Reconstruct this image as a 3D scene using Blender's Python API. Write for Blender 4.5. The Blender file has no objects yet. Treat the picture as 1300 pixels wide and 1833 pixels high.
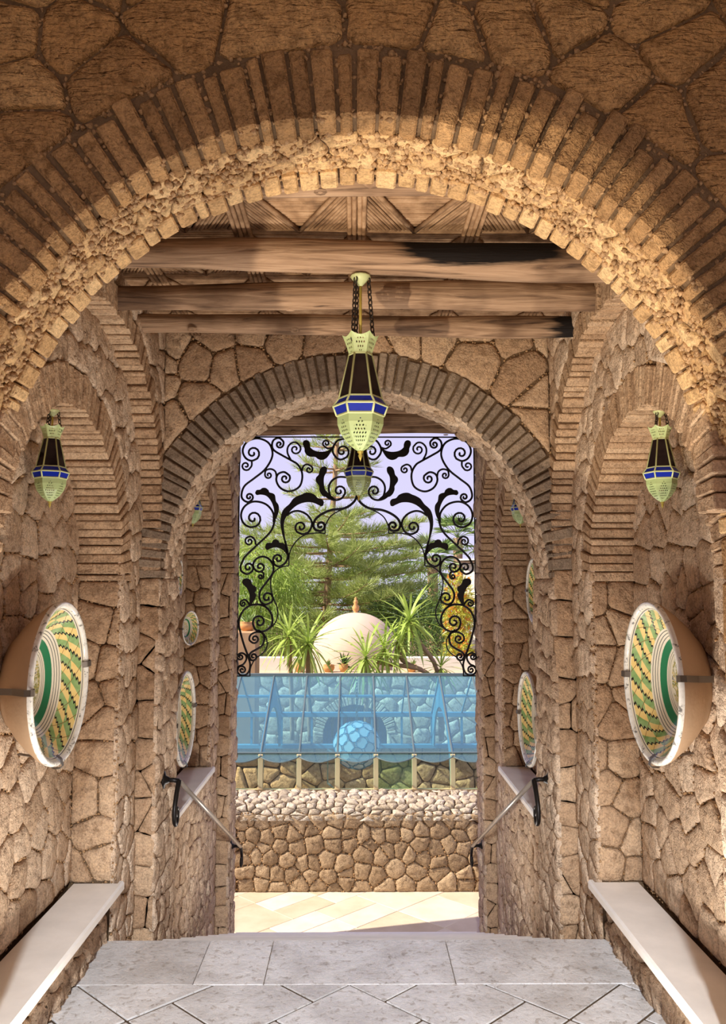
import bpy, math, random
from mathutils import Vector, Matrix
random.seed(7)
PI = math.pi
sc = bpy.context.scene
COL = sc.collection

# ------------------------------------------------------------------ camera
F_PX = 1500.0
PITCH = math.atan(128.5 / F_PX)
YAW = math.atan(11.0 / F_PX)
cam_d = bpy.data.cameras.new('camera')
cam_d.sensor_fit = 'VERTICAL'
cam_d.sensor_height = 24.0
cam_d.lens = 24.0 * F_PX / 1833.0
cam_d.clip_start = 0.05
cam_d.clip_end = 300
cam = bpy.data.objects.new('camera', cam_d)
cam.location = (0, 0, 1.52)
cam.rotation_euler = (PI / 2 + PITCH, 0, -YAW)
COL.objects.link(cam)
sc.camera = cam

# ------------------------------------------------------------------ sky, sun, exposure
world = bpy.data.worlds.new('sky')
sc.world = world
world.use_nodes = True
wn = world.node_tree
wn.nodes.clear()
w_out = wn.nodes.new('ShaderNodeOutputWorld')
w_bg = wn.nodes.new('ShaderNodeBackground')
w_tc = wn.nodes.new('ShaderNodeTexCoord')
w_sep = wn.nodes.new('ShaderNodeSeparateXYZ')
w_ramp = wn.nodes.new('ShaderNodeValToRGB')
w_ramp.color_ramp.elements[0].position = 0.0
w_ramp.color_ramp.elements[0].color = (0.60, 0.57, 0.76, 1)
w_ramp.color_ramp.elements[1].position = 0.5
w_ramp.color_ramp.elements[1].color = (0.46, 0.43, 0.74, 1)
w_bg.inputs['Strength'].default_value = 1.32
wn.links.new(w_tc.outputs['Generated'], w_sep.inputs[0])
wn.links.new(w_sep.outputs['Z'], w_ramp.inputs[0])
wn.links.new(w_ramp.outputs[0], w_bg.inputs['Color'])
wn.links.new(w_bg.outputs[0], w_out.inputs['Surface'])

sun_d = bpy.data.lights.new('sun', 'SUN')
sun_d.energy = 8.0
sun_d.angle = 0.01
sun_d.color = (1.0, 0.93, 0.82)
sun = bpy.data.objects.new('sun', sun_d)
sun.rotation_euler = Vector((0.71, 0.18, -0.68)).to_track_quat('-Z', 'Y').to_euler()
COL.objects.link(sun)

sc.view_settings.view_transform = 'Standard'
sc.view_settings.look = 'None'
sc.view_settings.gamma = 1.0
sc.view_settings.use_curve_mapping = False
sc.view_settings.exposure = 0.0
sc.cycles.diffuse_bounces = 5
sc.cycles.max_bounces = 10
sc.cycles.transparent_max_bounces = 18

# ------------------------------------------------------------------ materials
def S(r, g, b):
    f = lambda c: (c / 255 / 12.92) if c <= 10 else ((c / 255 + 0.055) / 1.055) ** 2.4
    return (f(r), f(g), f(b), 1.0)

class NT:
    def __init__(self, name):
        self.m = bpy.data.materials.new(name)
        self.m.use_nodes = True
        self.t = self.m.node_tree
        self.t.nodes.clear()
        self.out = self.t.nodes.new('ShaderNodeOutputMaterial')
    def n(self, kind, **kw):
        nd = self.t.nodes.new('ShaderNode' + kind)
        for k, v in kw.items():
            setattr(nd, k, v)
        return nd
    def link(self, a, b):
        self.t.links.new(a, b)
    def val(self, sock, v):
        if hasattr(v, 'links') or isinstance(v, bpy.types.NodeSocket):
            self.link(v, sock)
        else:
            sock.default_value = v
    def math(self, op, a, b=0.0, c=None):
        nd = self.n('Math', operation=op)
        self.val(nd.inputs[0], a)
        self.val(nd.inputs[1], b)
        if c is not None:
            self.val(nd.inputs[2], c)
        return nd.outputs[0]
    def mix(self, fac, a, b, mode='MIX'):
        nd = self.n('MixRGB', blend_type=mode)
        self.val(nd.inputs[0], fac)
        self.val(nd.inputs[1], a)
        self.val(nd.inputs[2], b)
        return nd.outputs[0]
    def ramp(self, fac, stops):
        nd = self.n('ValToRGB')
        e = nd.color_ramp.elements
        while len(e) > len(stops):
            e.remove(e[-1])
        while len(e) < len(stops):
            e.new(0.5)
        for el, (p, c) in zip(e, stops):
            el.position = p
            el.color = c if len(c) == 4 else (*c, 1)
        self.link(fac, nd.inputs[0])
        return nd.outputs[0]
    def coords(self, rnd=True):
        tc = self.n('TexCoord')
        if not rnd:
            return tc.outputs['Object'], None
        oi = self.n('ObjectInfo')
        add = self.n('VectorMath', operation='ADD')
        mul = self.n('VectorMath', operation='SCALE')
        cmb = self.n('CombineXYZ')
        self.link(oi.outputs['Random'], cmb.inputs[0])
        self.link(oi.outputs['Random'], cmb.inputs[1])
        mul.inputs['Scale'].default_value = 53.0
        self.link(cmb.outputs[0], mul.inputs[0])
        self.link(tc.outputs['Object'], add.inputs[0])
        self.link(mul.outputs[0], add.inputs[1])
        return add.outputs[0], oi.outputs['Random']
    def noise(self, vec, scale, detail=3.0, rough=0.55, dist=0.0):
        nd = self.n('TexNoise')
        self.link(vec, nd.inputs['Vector'])
        nd.inputs['Scale'].default_value = scale
        nd.inputs['Detail'].default_value = detail
        nd.inputs['Roughness'].default_value = rough
        nd.inputs['Distortion'].default_value = dist
        return nd.outputs['Fac']
    def bump(self, h, strength, dist, normal=None):
        nd = self.n('Bump')
        nd.inputs['Strength'].default_value = strength
        nd.inputs['Distance'].default_value = dist
        self.link(h, nd.inputs['Height'])
        if normal is not None:
            self.link(normal, nd.inputs['Normal'])
        return nd.outputs[0]
    def bsdf(self, col, rough=0.8, normal=None, spec=0.3, metal=0.0, alpha=None):
        b = self.n('BsdfPrincipled')
        self.val(b.inputs['Base Color'], col)
        self.val(b.inputs['Roughness'], rough)
        b.inputs['Metallic'].default_value = metal
        b.inputs['Specular IOR Level'].default_value = spec
        if normal is not None:
            self.link(normal, b.inputs['Normal'])
        if alpha is not None:
            self.val(b.inputs['Alpha'], alpha)
        self.link(b.outputs[0], self.out.inputs['Surface'])
        return b

def stone_mat(name, dark, mid, light, tool=0.0, rel=1.0, streak=None):
    t = NT(name)
    v, r = t.coords()
    base = t.ramp(r, [(0.0, dark), (0.45, mid), (1.0, light)])
    n1 = t.noise(v, 9.0, 4, 0.6)
    c = t.mix(t.math('MULTIPLY', n1, 0.55), base, mid)
    sp = t.noise(v, 130.0, 2, 0.6)
    c = t.mix(1.0, c, t.ramp(sp, [(0.30, (0.66,) * 3), (0.52, (1.0,) * 3), (0.8, (1.18,) * 3)]), 'MULTIPLY')
    pat = t.noise(v, 26.0, 5, 0.65, 0.4)
    c = t.mix(1.0, c, t.ramp(pat, [(0.32, (0.60, 0.56, 0.52)), (0.5, (1.0,) * 3), (0.72, (1.15, 1.12, 1.06))]), 'MULTIPLY')
    nb = t.bump(t.noise(v, 22.0, 5, 0.65), 0.7 * rel, 0.02)
    nb = t.bump(t.noise(v, 140.0, 3, 0.6), 0.55 * rel, 0.004, nb)
    if tool > 0:
        mp = t.n('Mapping')
        rot = t.n('CombineXYZ')
        t.link(t.math('MULTIPLY', r, 9.0), rot.inputs[1])
        t.link(rot.outputs[0], mp.inputs['Rotation'])
        mp.inputs['Scale'].default_value = (14, 14, 75)
        t.link(v, mp.inputs['Vector'])
        tl = t.noise(mp.outputs[0], 1.0, 2, 0.5, 0.6)
        nb = t.bump(tl, tool, 0.02, nb)
    t.bsdf(c, 0.92, nb, 0.12)
    return t.m

def plain(name, col, rough=0.6, spec=0.3, metal=0.0, var=0.0, bump=0.0, bscale=60):
    t = NT(name)
    v, r = t.coords()
    c = col
    if var:
        n = t.noise(v, 7.0, 4)
        c = t.mix(1.0, col, t.ramp(n, [(0.3, (1 - var,) * 3), (0.7, (1 + var,) * 3)]), 'MULTIPLY')
        c = t.mix(1.0, c, t.ramp(r, [(0.0, (1 - var,) * 3), (1.0, (1 + var,) * 3)]), 'MULTIPLY')
    nb = t.bump(t.noise(v, bscale, 3), bump, 0.01) if bump else None
    t.bsdf(c, rough, nb, spec, metal)
    return t.m

M = {}
M['near_stone'] = stone_mat('ochre_tufa', S(166, 126, 84), S(192, 148, 98), S(210, 168, 116), tool=0.9, rel=1.7)
M['near_vouss'] = stone_mat('ochre_tufa_coarse', S(158, 122, 84), S(178, 138, 94), S(200, 158, 110), rel=1.8)
M['near_cobble'] = stone_mat('ochre_rubble', S(184, 146, 102), S(206, 168, 120), S(226, 192, 144), rel=0.9)
M['wall_stone'] = stone_mat('tan_tufa', S(188, 160, 132), S(208, 180, 152), S(226, 202, 176), rel=1.8)
M['wall_block'] = stone_mat('tan_tufa_block', S(168, 136, 106), S(188, 156, 124), S(206, 176, 144), rel=1.4)
M['wall_vouss'] = stone_mat('grey_tan_tufa', S(124, 108, 92), S(142, 124, 106), S(162, 142, 120), rel=1.0)
M['side_brick'] = stone_mat('brown_tufa_brick', S(170, 138, 108), S(188, 156, 124), S(206, 176, 144), rel=1.4)
M['mortar'] = plain('joint_mortar', S(110, 88, 66), 0.95, 0.05, var=0.3, bump=0.8, bscale=70)
M['pebble'] = stone_mat('joint_pebble', S(140, 108, 76), S(168, 132, 94), S(196, 160, 120))
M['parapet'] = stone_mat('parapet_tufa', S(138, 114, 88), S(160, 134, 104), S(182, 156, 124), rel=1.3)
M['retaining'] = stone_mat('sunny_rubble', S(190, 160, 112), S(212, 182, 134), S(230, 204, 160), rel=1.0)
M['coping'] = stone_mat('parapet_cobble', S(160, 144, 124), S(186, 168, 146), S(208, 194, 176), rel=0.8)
M['pale_wall'] = stone_mat('pale_rubble', S(222, 204, 172), S(238, 222, 192), S(246, 234, 210), rel=0.7)

# ------------------------------------------------------------------ mesh helpers
class MB:
    def __init__(self):
        self.v = []
        self.f = []
        self.uv = None
        self.mi = None
    def add(self, vs, fs):
        b = len(self.v)
        self.v.extend([tuple(p) for p in vs])
        self.f.extend([tuple(i + b for i in f) for f in fs])
        return self
    def box(self, x0, x1, y0, y1, z0, z1):
        return self.hexa([(x0, y0, z0), (x1, y0, z0), (x1, y1, z0), (x0, y1, z0), (x0, y0, z1), (x1, y0, z1), (x1, y1, z1), (x0, y1, z1)])
    def hexa(self, c):
        return self.add(c, [(3, 2, 1, 0), (4, 5, 6, 7), (0, 1, 5, 4), (1, 2, 6, 5), (2, 3, 7, 6), (3, 0, 4, 7)])
    def bbox(self, x0, x1, y0, y1, z0, z1, b):
        return self.bhexa([(x0, y0, z0), (x1, y0, z0), (x1, y1, z0), (x0, y1, z0), (x0, y0, z1), (x1, y0, z1), (x1, y1, z1), (x0, y1, z1)], b)
    def bhexa(self, c, b):
        # bevelled hexahedron: three vertices at every corner
        c = [Vector(p) for p in c]
        nb = {0: (1, 3, 4), 1: (0, 2, 5), 2: (3, 1, 6), 3: (2, 0, 7), 4: (5, 7, 0), 5: (4, 6, 1), 6: (7, 5, 2), 7: (6, 4, 3)}
        faces = [(3, 2, 1, 0), (4, 5, 6, 7), (0, 1, 5, 4), (1, 2, 6, 5), (2, 3, 7, 6), (3, 0, 4, 7)]
        vid = {}
        vs = []
        # one vertex per (corner, face): inset in that face along both of its edges
        for fi, f in enumerate(faces):
            for k, ci in enumerate(f):
                p, a, d = c[ci], c[f[k - 1]], c[f[(k + 1) % 4]]
                ea, ed = a - p, d - p
                la, ld = ea.length or 1e-6, ed.length or 1e-6
                q = p + ea * (min(b, la * .4) / la) + ed * (min(b, ld * .4) / ld)
                vid[(ci, fi)] = len(vs)
                vs.append(q)
        fs = []
        for fi, f in enumerate(faces):
            fs.append(tuple(vid[(ci, fi)] for ci in f))
        for i in range(6):
            for j in range(i + 1, 6):
                sh = [q for q in faces[i] if q in faces[j]]
                if len(sh) == 2:
                    f = faces[i]
                    k0 = f.index(sh[0])
                    if f[(k0 + 1) % 4] == sh[1]:
                        a, d = sh[0], sh[1]
                    else:
                        a, d = sh[1], sh[0]
                    fs.append((vid[(d, i)], vid[(a, i)], vid[(a, j)], vid[(d, j)]))
        for ci in range(8):
            fl = [fi for fi in range(6) if ci in faces[fi]]
            tri = [vid[(ci, fi)] for fi in fl]
            ctr = sum(c, Vector()) / 8
            n = (vs[tri[1]] - vs[tri[0]]).cross(vs[tri[2]] - vs[tri[0]])
            if n.dot(vs[tri[0]] - ctr) < 0:
                tri.reverse()
            fs.append(tuple(tri))
        return self.add(vs, fs)
    def tube(self, path, r, n=6, closed=False, flat=None, cap=True):
        pts = [Vector(p) for p in path]
        rs = r if isinstance(r, (list, tuple)) else [r] * len(pts)
        N = len(pts)
        tans = []
        for i in range(N):
            a = pts[i - 1] if (i > 0 or closed) else pts[i]
            d = pts[(i + 1) % N] if (i < N - 1 or closed) else pts[i]
            tn = (d - a)
            tans.append(tn.normalized() if tn.length > 1e-9 else Vector((0, 0, 1)))
        up = Vector((0, 0, 1)) if abs(tans[0].z) < .9 else Vector((1, 0, 0))
        if flat is not None:
            up = Vector(flat)
        nrm = (up - tans[0] * up.dot(tans[0])).normalized()
        vs = []
        for i in range(N):
            tn = tans[i]
            nrm = nrm - tn * nrm.dot(tn)
            nrm = nrm.normalized() if nrm.length > 1e-9 else tn.orthogonal().normalized()
            bn = tn.cross(nrm)
            for k in range(n):
                a = 2 * PI * (k + .5) / n
                vs.append(pts[i] + (nrm * math.cos(a) + bn * math.sin(a)) * rs[i])
        fs = []
        for i in range(N if closed else N - 1):
            j = (i + 1) % N
            for k in range(n):
                l = (k + 1) % n
                fs.append((i * n + k, i * n + l, j * n + l, j * n + k))
        if cap and not closed:
            fs.append(tuple(range(n - 1, -1, -1)))
            fs.append(tuple((N - 1) * n + k for k in range(n)))
        return self.add(vs, fs)
    def lathe(self, prof, n=24, axis='Z', org=(0, 0, 0), a0=0.0):
        vs, fs = [], []
        for (r, h) in prof:
            for k in range(n):
                a = a0 + 2 * PI * k / n
                x, y = r * math.cos(a), r * math.sin(a)
                p = (x, y, h) if axis == 'Z' else ((h, x, y) if axis == 'X' else (y, h, x))
                vs.append((p[0] + org[0], p[1] + org[1], p[2] + org[2]))
        for i in range(len(prof) - 1):
            for k in range(n):
                l = (k + 1) % n
                fs.append((i * n + k, i * n + l, (i + 1) * n + l, (i + 1) * n + k))
        return self.add(vs, fs)
    def prism(self, poly, fmap, w0, w1):
        # poly: 2-D outline, fmap(u, v, w) -> xyz
        n = len(poly)
        vs = [fmap(u, v, w0) for u, v in poly] + [fmap(u, v, w1) for u, v in poly]
        fs = [tuple(range(n - 1, -1, -1)), tuple(range(n, 2 * n))]
        for i in range(n):
            j = (i + 1) % n
            fs.append((i, j, n + j, n + i))
        return self.add(vs, fs)

WLOC = {}
def obj(name, mb, mat, parent=None, origin=None, smooth=False, local=False):
    """link a mesh object; vertices are world coordinates unless local=True"""
    me = bpy.data.meshes.new(name)
    vs = mb.v
    if local:
        o_w = Vector((0, 0, 0))
        vv = vs
    else:
        if origin is None:
            n = len(vs)
            lo = [min(p[i] for p in vs) for i in range(3)]
            hi = [max(p[i] for p in vs) for i in range(3)]
            origin = ((lo[0] + hi[0]) / 2, (lo[1] + hi[1]) / 2, lo[2])
        o_w = Vector(origin)
        vv = [(p[0] - o_w.x, p[1] - o_w.y, p[2] - o_w.z) for p in vs]
    me.from_pydata(vv, [], mb.f)
    if mb.uv:
        uvl = me.uv_layers.new(name='UVMap')
        flat = []
        for u in mb.uv:
            flat.extend(u)
        uvl.data.foreach_set('uv', flat)
    me.materials.append(M[mat] if isinstance(mat, str) else mat)
    if smooth:
        me.polygons.foreach_set('use_smooth', [True] * len(me.polygons))
    me.update()
    o = bpy.data.objects.new(name, me)
    COL.objects.link(o)
    if parent is not None:
        o.parent = parent
        o.location = o_w - (WLOC.get(parent, Vector((0, 0, 0))) if not local else Vector((0, 0, 0)))
    else:
        o.location = o_w
    WLOC[o] = o_w
    return o

def tag(o, label=None, cat=None, group=None, kind=None):
    if label: o['label'] = label
    if cat: o['category'] = cat
    if group: o['group'] = group
    if kind: o['kind'] = kind
    return o

def empty(name, loc=(0, 0, 0), rz=0.0):
    o = bpy.data.objects.new(name, None)
    o.empty_display_size = 0.1
    COL.objects.link(o)
    o.location = loc
    o.rotation_euler = (0, 0, rz)
    WLOC[o] = Vector(loc)
    return o

def copy_tree(o, parent=None):
    c = o.copy()
    COL.objects.link(c)
    c.parent = parent
    for ch in list(o.children):
        copy_tree(ch, c)
    return c

# ------------------------------------------------------------------ stonework
R = random.Random(11)
def clip(poly, px, py, nx, ny):
    """keep the side where (p - P).n <= 0"""
    out = []
    n = len(poly)
    for i in range(n):
        a, b = poly[i], poly[(i + 1) % n]
        da = (a[0] - px) * nx + (a[1] - py) * ny
        db = (b[0] - px) * nx + (b[1] - py) * ny
        if da <= 0:
            out.append(a)
        if (da < 0 < db) or (db < 0 < da):
            t = da / (da - db)
            out.append((a[0] + (b[0] - a[0]) * t, a[1] + (b[1] - a[1]) * t))
    return out

def area(poly):
    return 0.5 * sum(poly[i][0] * poly[(i + 1) % len(poly)][1] - poly[(i + 1) % len(poly)][0] * poly[i][1] for i in range(len(poly)))

def sites_rows(u0, u1, v0, v1, su, sv, jit=0.32, rng=R):
    """irregular courses of stones"""
    pts = []
    nv = max(1, round((v1 - v0) / sv))
    dv = (v1 - v0) / nv
    for j in range(nv):
        u = u0 + rng.uniform(-.6, .2) * su
        while u < u1 + su * .3:
            w = su * rng.uniform(.65, 1.4)
            pts.append((u + w / 2 + rng.uniform(-jit, jit) * su * .4, v0 + (j + .5 + rng.uniform(-jit, jit)) * dv))
            u += w
    return [p for p in pts if u0 - .02 <= p[0] <= u1 + .02 and v0 - .02 <= p[1] <= v1 + .02]

def voronoi(sites, u0, u1, v0, v1, gap, limits=None, kfac=1.0):
    """convex cells, each shrunk by half the joint; limits(site) -> extra half-planes"""
    cells = []
    for i, s in enumerate(sites):
        poly = [(u0, v0), (u1, v0), (u1, v1), (u0, v1)]
        near = sorted(((q[0] - s[0]) ** 2 + (q[1] - s[1]) ** 2, q) for j, q in enumerate(sites) if j != i)[:22]
        for d2, q in near:
            d = math.sqrt(d2) or 1e-6
            nx, ny = (q[0] - s[0]) / d, (q[1] - s[1]) / d
            h = d / 2 - gap / 2
            poly = clip(poly, s[0] + nx * h, s[1] + ny * h, nx, ny)
            if len(poly) < 3:
                break
        if limits and len(poly) >= 3:
            for (px, py, nx, ny) in limits(s):
                poly = clip(poly, px, py, nx, ny)
                if len(poly) < 3:
                    break
        if len(poly) >= 3 and abs(area(poly)) > (gap * 1.6) ** 2:
            cells.append(poly)
    return cells

def roundpoly(poly, rng=R, most=12):
    """trim the corners of a cell and break its edges so that the stone is irregular"""
    n = len(poly)
    size = math.sqrt(abs(area(poly)))
    q = []
    for i in range(n):
        a, b = poly[i], poly[(i + 1) % n]
        L = math.hypot(b[0] - a[0], b[1] - a[1])
        if L < size * .10:
            q.append(((a[0] + b[0]) / 2, (a[1] + b[1]) / 2))
            continue
        t = min(.3, rng.uniform(.05, .13) * size / L)
        q.append((a[0] + (b[0] - a[0]) * t, a[1] + (b[1] - a[1]) * t))
        if L > size * .55:
            k = rng.uniform(.35, .65)
            nx, ny = (b[1] - a[1]) / L, -(b[0] - a[0]) / L
            o = rng.uniform(-.045, .012) * size
            if area(poly) < 0:
                o = -o
            q.append((a[0] + (b[0] - a[0]) * k + nx * o, a[1] + (b[1] - a[1]) * k + ny * o))
        q.append((b[0] - (b[0] - a[0]) * t, b[1] - (b[1] - a[1]) * t))
    out = []
    for p in q:
        if not out or math.hypot(p[0] - out[-1][0], p[1] - out[-1][1]) > size * .05:
            out.append(p)
    return out if len(out) >= 4 else poly

def stone_mb(poly, fmap, h, sink=0.03, rng=R, bulge=1.0):
    p = roundpoly(poly, rng)
    n = len(p)
    cu = sum(q[0] for q in p) / n
    cv = sum(q[1] for q in p) / n
    size = math.sqrt(abs(area(poly)))
    e = min(0.011, size * .07)
    k = 1 - e / max(size * .5, 1e-4)
    tilt_u, tilt_v = rng.uniform(-.035, .035), rng.uniform(-.035, .035)
    hh = h * rng.uniform(.55, 1.15)
    T = lambda q: (q[0] - cu) * tilt_u + (q[1] - cv) * tilt_v
    vs = []
    for q in p:
        vs.append(fmap(q[0], q[1], -sink))
    for q in p:
        vs.append(fmap(q[0], q[1], hh * .55 + T(q)))
    for q in p:
        vs.append(fmap(cu + (q[0] - cu) * k, cv + (q[1] - cv) * k, hh * .95 + T(q) + rng.uniform(-.12, .08) * h))
    for q in p:
        k2 = k * rng.uniform(.45, .7)
        vs.append(fmap(cu + (q[0] - cu) * k2, cv + (q[1] - cv) * k2, hh + h * .22 * bulge * rng.uniform(-.7, 1.3) + T(q)))
    fs = []
    for lv in range(3):
        for i in range(n):
            j = (i + 1) % n
            fs.append((lv * n + i, lv * n + j, (lv + 1) * n + j, (lv + 1) * n + i))
    fs.append(tuple(3 * n + i for i in range(n)))
    m = MB()
    m.add(vs, fs)
    return m, fmap(cu, cv, 0)

def stones(parent, cells, fmap, mat, h, name='stone', flip=False, sink=0.03, bulge=1.0, most=None):
    cells = [c if (area(c) > 0) != flip else list(reversed(c)) for c in cells]
    rest = []
    if most and len(cells) > most:
        cells.sort(key=lambda c: -abs(area(c)))
        rest = cells[most:]
        cells = cells[:most]
    for c in cells:
        m, ctr = stone_mb(c, fmap, h, sink, R, bulge)
        obj(name, m, mat, parent, ctr, smooth=True)
    if rest:
        m = MB()
        for c in rest:
            k, ctr = stone_mb(c, fmap, h, sink, R, bulge)
            m.add(k.v, k.f)
        tag(obj('small_' + name, m, mat, parent, smooth=True), kind='stuff')

OCT = [(1, 0, 0), (-1, 0, 0), (0, 1, 0), (0, -1, 0), (0, 0, 1), (0, 0, -1)]
OCF = [(0, 2, 4), (2, 1, 4), (1, 3, 4), (3, 0, 4), (2, 0, 5), (1, 2, 5), (3, 1, 5), (0, 3, 5)]
def pebbles(parent, pts, fmap, smin, smax, mat='pebble', lift=0.0):
    """little chips wedged into the joints, joined"""
    m = MB()
    for (u, v) in pts:
        p = Vector(fmap(u, v, lift + R.uniform(-.004, .006)))
        s = R.uniform(smin, smax)
        q = [Vector((a * s * R.uniform(.6, 1.2), b * s * R.uniform(.6, 1.2), c * s * R.uniform(.6, 1.2))) for a, b, c in OCT]
        rot = Matrix.Rotation(R.uniform(0, 6), 3, 'Z') @ Matrix.Rotation(R.uniform(0, 6), 3, 'X')
        m.add([p + rot @ a for a in q], OCF)
    if m.v:
        tag(obj('joint_pebbles', m, mat, parent, smooth=True), kind='stuff')

def joint_points(cells, step, jit=0.006):
    pts = []
    for c in cells:
        n = len(c)
        cu = sum(q[0] for q in c) / n
        cv = sum(q[1] for q in c) / n
        for i in range(n):
            a, b = c[i], c[(i + 1) % n]
            L = math.hypot(b[0] - a[0], b[1] - a[1])
            k = int(L / step)
            for s in range(k):
                t = (s + R.random()) / max(k, 1)
                x, y = a[0] + (b[0] - a[0]) * t, a[1] + (b[1] - a[1]) * t
                d = math.hypot(x - cu, y - cv) or 1
                o = R.uniform(0, jit)
                pts.append((x + (x - cu) / d * o, y + (y - cv) / d * o))
    return pts

def arch_limits(ac, zs, Rin, Rring):
    """keep cells out of an arched opening: ring above the springing, jamb below it"""
    def f(s):
        da, dz = s[0] - ac, s[1] - zs
        if dz <= 0:
            sg = 1 if da > 0 else -1
            return [(ac + sg * Rin, 0, -sg, 0)]
        d = math.hypot(da, dz) or 1e-6
        nx, ny = da / d, dz / d
        return [(ac + nx * Rring, zs + ny * Rring, -nx, -ny)]
    return f

def keep_outside(sites, ac, zs, Rin, Rring, m=0.02):
    out = []
    for s in sites:
        da, dz = s[0] - ac, s[1] - zs
        if dz <= 0 and abs(da) < Rin + m:
            continue
        if dz > 0 and math.hypot(da, dz) < Rring + m:
            continue
        out.append(s)
    return out

def voussoirs(parent, ac, zs, r0, r1, n, fmap, w0, w1, mat, gap=0.012, a0=0.0, a1=PI, name='voussoir', jr=0.02, bev=0.006, proud=0.006):
    """wedge stones round an arch; fmap(a, z, w), w from face (w1) back into the wall (w0)"""
    da = (a1 - a0) / n
    edges = [a0 + da * i + (R.uniform(-.18, .18) * da if 0 < i < n else 0) for i in range(n + 1)]
    for i in range(n):
        g = gap / ((r0 + r1) / 2) / 2 * R.uniform(.6, 1.5)
        t0, t1 = edges[i] + g, edges[i + 1] - g
        ra = r0 + R.uniform(-.006, .006)
        rb = r1 + R.uniform(-jr, jr)
        pw = w1 + R.uniform(-proud, proud)
        P = lambda r, t, w: fmap(ac + r * math.cos(t), zs + r * math.sin(t), w)
        s = R.uniform(-.25, .25) * g
        c = [P(ra, t0, w0), P(rb, t0 + s, w0), P(rb, t1 + s, w0), P(ra, t1, w0),
             P(ra, t0, pw), P(rb, t0 + s, pw + R.uniform(-.5, .5) * proud), P(rb, t1 + s, pw + R.uniform(-.5, .5) * proud), P(ra, t1, pw)]
        v = [Vector(q) for q in c]
        vol = (v[1] - v[0]).cross(v[3] - v[0]).dot(v[4] - v[0])
        if vol < 0:
            c = c[4:] + c[:4]
        m = MB()
        m.bhexa(c, bev)
        obj(name, m, mat, parent, fmap(ac + (r0 + r1) / 2 * math.cos((t0 + t1) / 2), zs + (r0 + r1) / 2 * math.sin((t0 + t1) / 2), (w0 + w1) / 2), smooth=False)

def arch_backing(mb, fmap, a_lo, a_hi, z_lo, z_hi, ac, zs, Rr, w_face, w_deep, n=40, sill=None):
    """flat backing with an arched hole (face at w_face) and the hole's lining to w_deep"""
    def quad(p):
        mb.add([fmap(*q) for q in p], [(0, 1, 2, 3)])
    zb = z_lo if sill is None else sill
    if a_lo < ac - Rr:
        quad([(a_lo, z_lo, w_face), (ac - Rr, z_lo, w_face), (ac - Rr, z_hi, w_face), (a_lo, z_hi, w_face)])
    if a_hi > ac + Rr:
        quad([(ac + Rr, z_lo, w_face), (a_hi, z_lo, w_face), (a_hi, z_hi, w_face), (ac + Rr, z_hi, w_face)])
    if sill is not None:
        quad([(ac - Rr, z_lo, w_face), (ac + Rr, z_lo, w_face), (ac + Rr, sill, w_face), (ac - Rr, sill, w_face)])
        quad([(ac - Rr, sill, w_face), (ac + Rr, sill, w_face), (ac + Rr, sill, w_deep), (ac - Rr, sill, w_deep)])
    pts = [(ac + Rr * math.cos(PI * i / n), zs + Rr * math.sin(PI * i / n)) for i in range(n + 1)]
    for i in range(n):
        p, q = pts[i], pts[i + 1]
        quad([(q[0], q[1], w_face), (p[0], p[1], w_face), (p[0], z_hi, w_face), (q[0], z_hi, w_face)])
        quad([(p[0], p[1], w_face), (q[0], q[1], w_face), (q[0], q[1], w_deep), (p[0], p[1], w_deep)])
    for sg in (-1, 1):
        a = ac + sg * Rr
        quad([(a, zb, w_face), (a, zs, w_face), (a, zs, w_deep), (a, zb, w_deep)])

def blocks(parent, v0, v1, sv, ulo, uhi, split, fmap, mat, h, name='block', gap=0.007):
    """coursed blocks on a narrow strip: u in [ulo, uhi], stacked along v"""
    v = v0
    while v < v1 - .03:
        hv = min(sv * R.uniform(.65, 1.35), v1 - v)
        if v1 - (v + hv) < .05:
            hv = v1 - v
        us = [ulo, uhi]
        if R.random() < split:
            us = [ulo, ulo + (uhi - ulo) * R.uniform(.35, .65), uhi]
        for a, b in zip(us[:-1], us[1:]):
            g = gap / 2
            c = [(a + g, v + g), (b - g, v + g), (b - g, v + hv - g), (a + g, v + hv - g)]
            c = [(x + R.uniform(-.004, .004), y + R.uniform(-.008, .008)) for x, y in c]
            n = MB()
            pw = h * R.uniform(.5, 1.1)
            vs = [fmap(x, y, -.04) for x, y in c] + [fmap(x, y, pw + R.uniform(-.003, .003)) for x, y in c]
            q = [Vector(t) for t in vs]
            if (q[1] - q[0]).cross(q[3] - q[0]).dot(q[4] - q[0]) < 0:
                vs = vs[4:] + vs[:4]
            n.bhexa(vs, .009)
            obj(name, n, mat, parent, fmap((a + b) / 2, v + hv / 2, 0))
        v += hv
# ------------------------------------------------------------------ layout of the passage (metres)
XO, X1, X2 = 0.945, 1.04, 1.23            # main wall plane, recess plane, niche back plane
XA = 1.0                                  # half span of the near arch
A1F, A1B, A1Z = 1.95, 2.30, 1.655          # near arch: front, back, springing
A2F, A2B, A2Z = 4.05, 4.48, 1.545         # second arch
END0, END = 6.41, 6.72                    # end pier
B1C, B2C = 3.175, 5.445
ZT = -1.30                                # terrace level
BK = 0.014                                # joints are recessed this much

def solid_backing(m, x0, x1, y0, y1, z0, z1):
    m.box(x0, x1, y0, y1, z0, z1)

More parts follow.
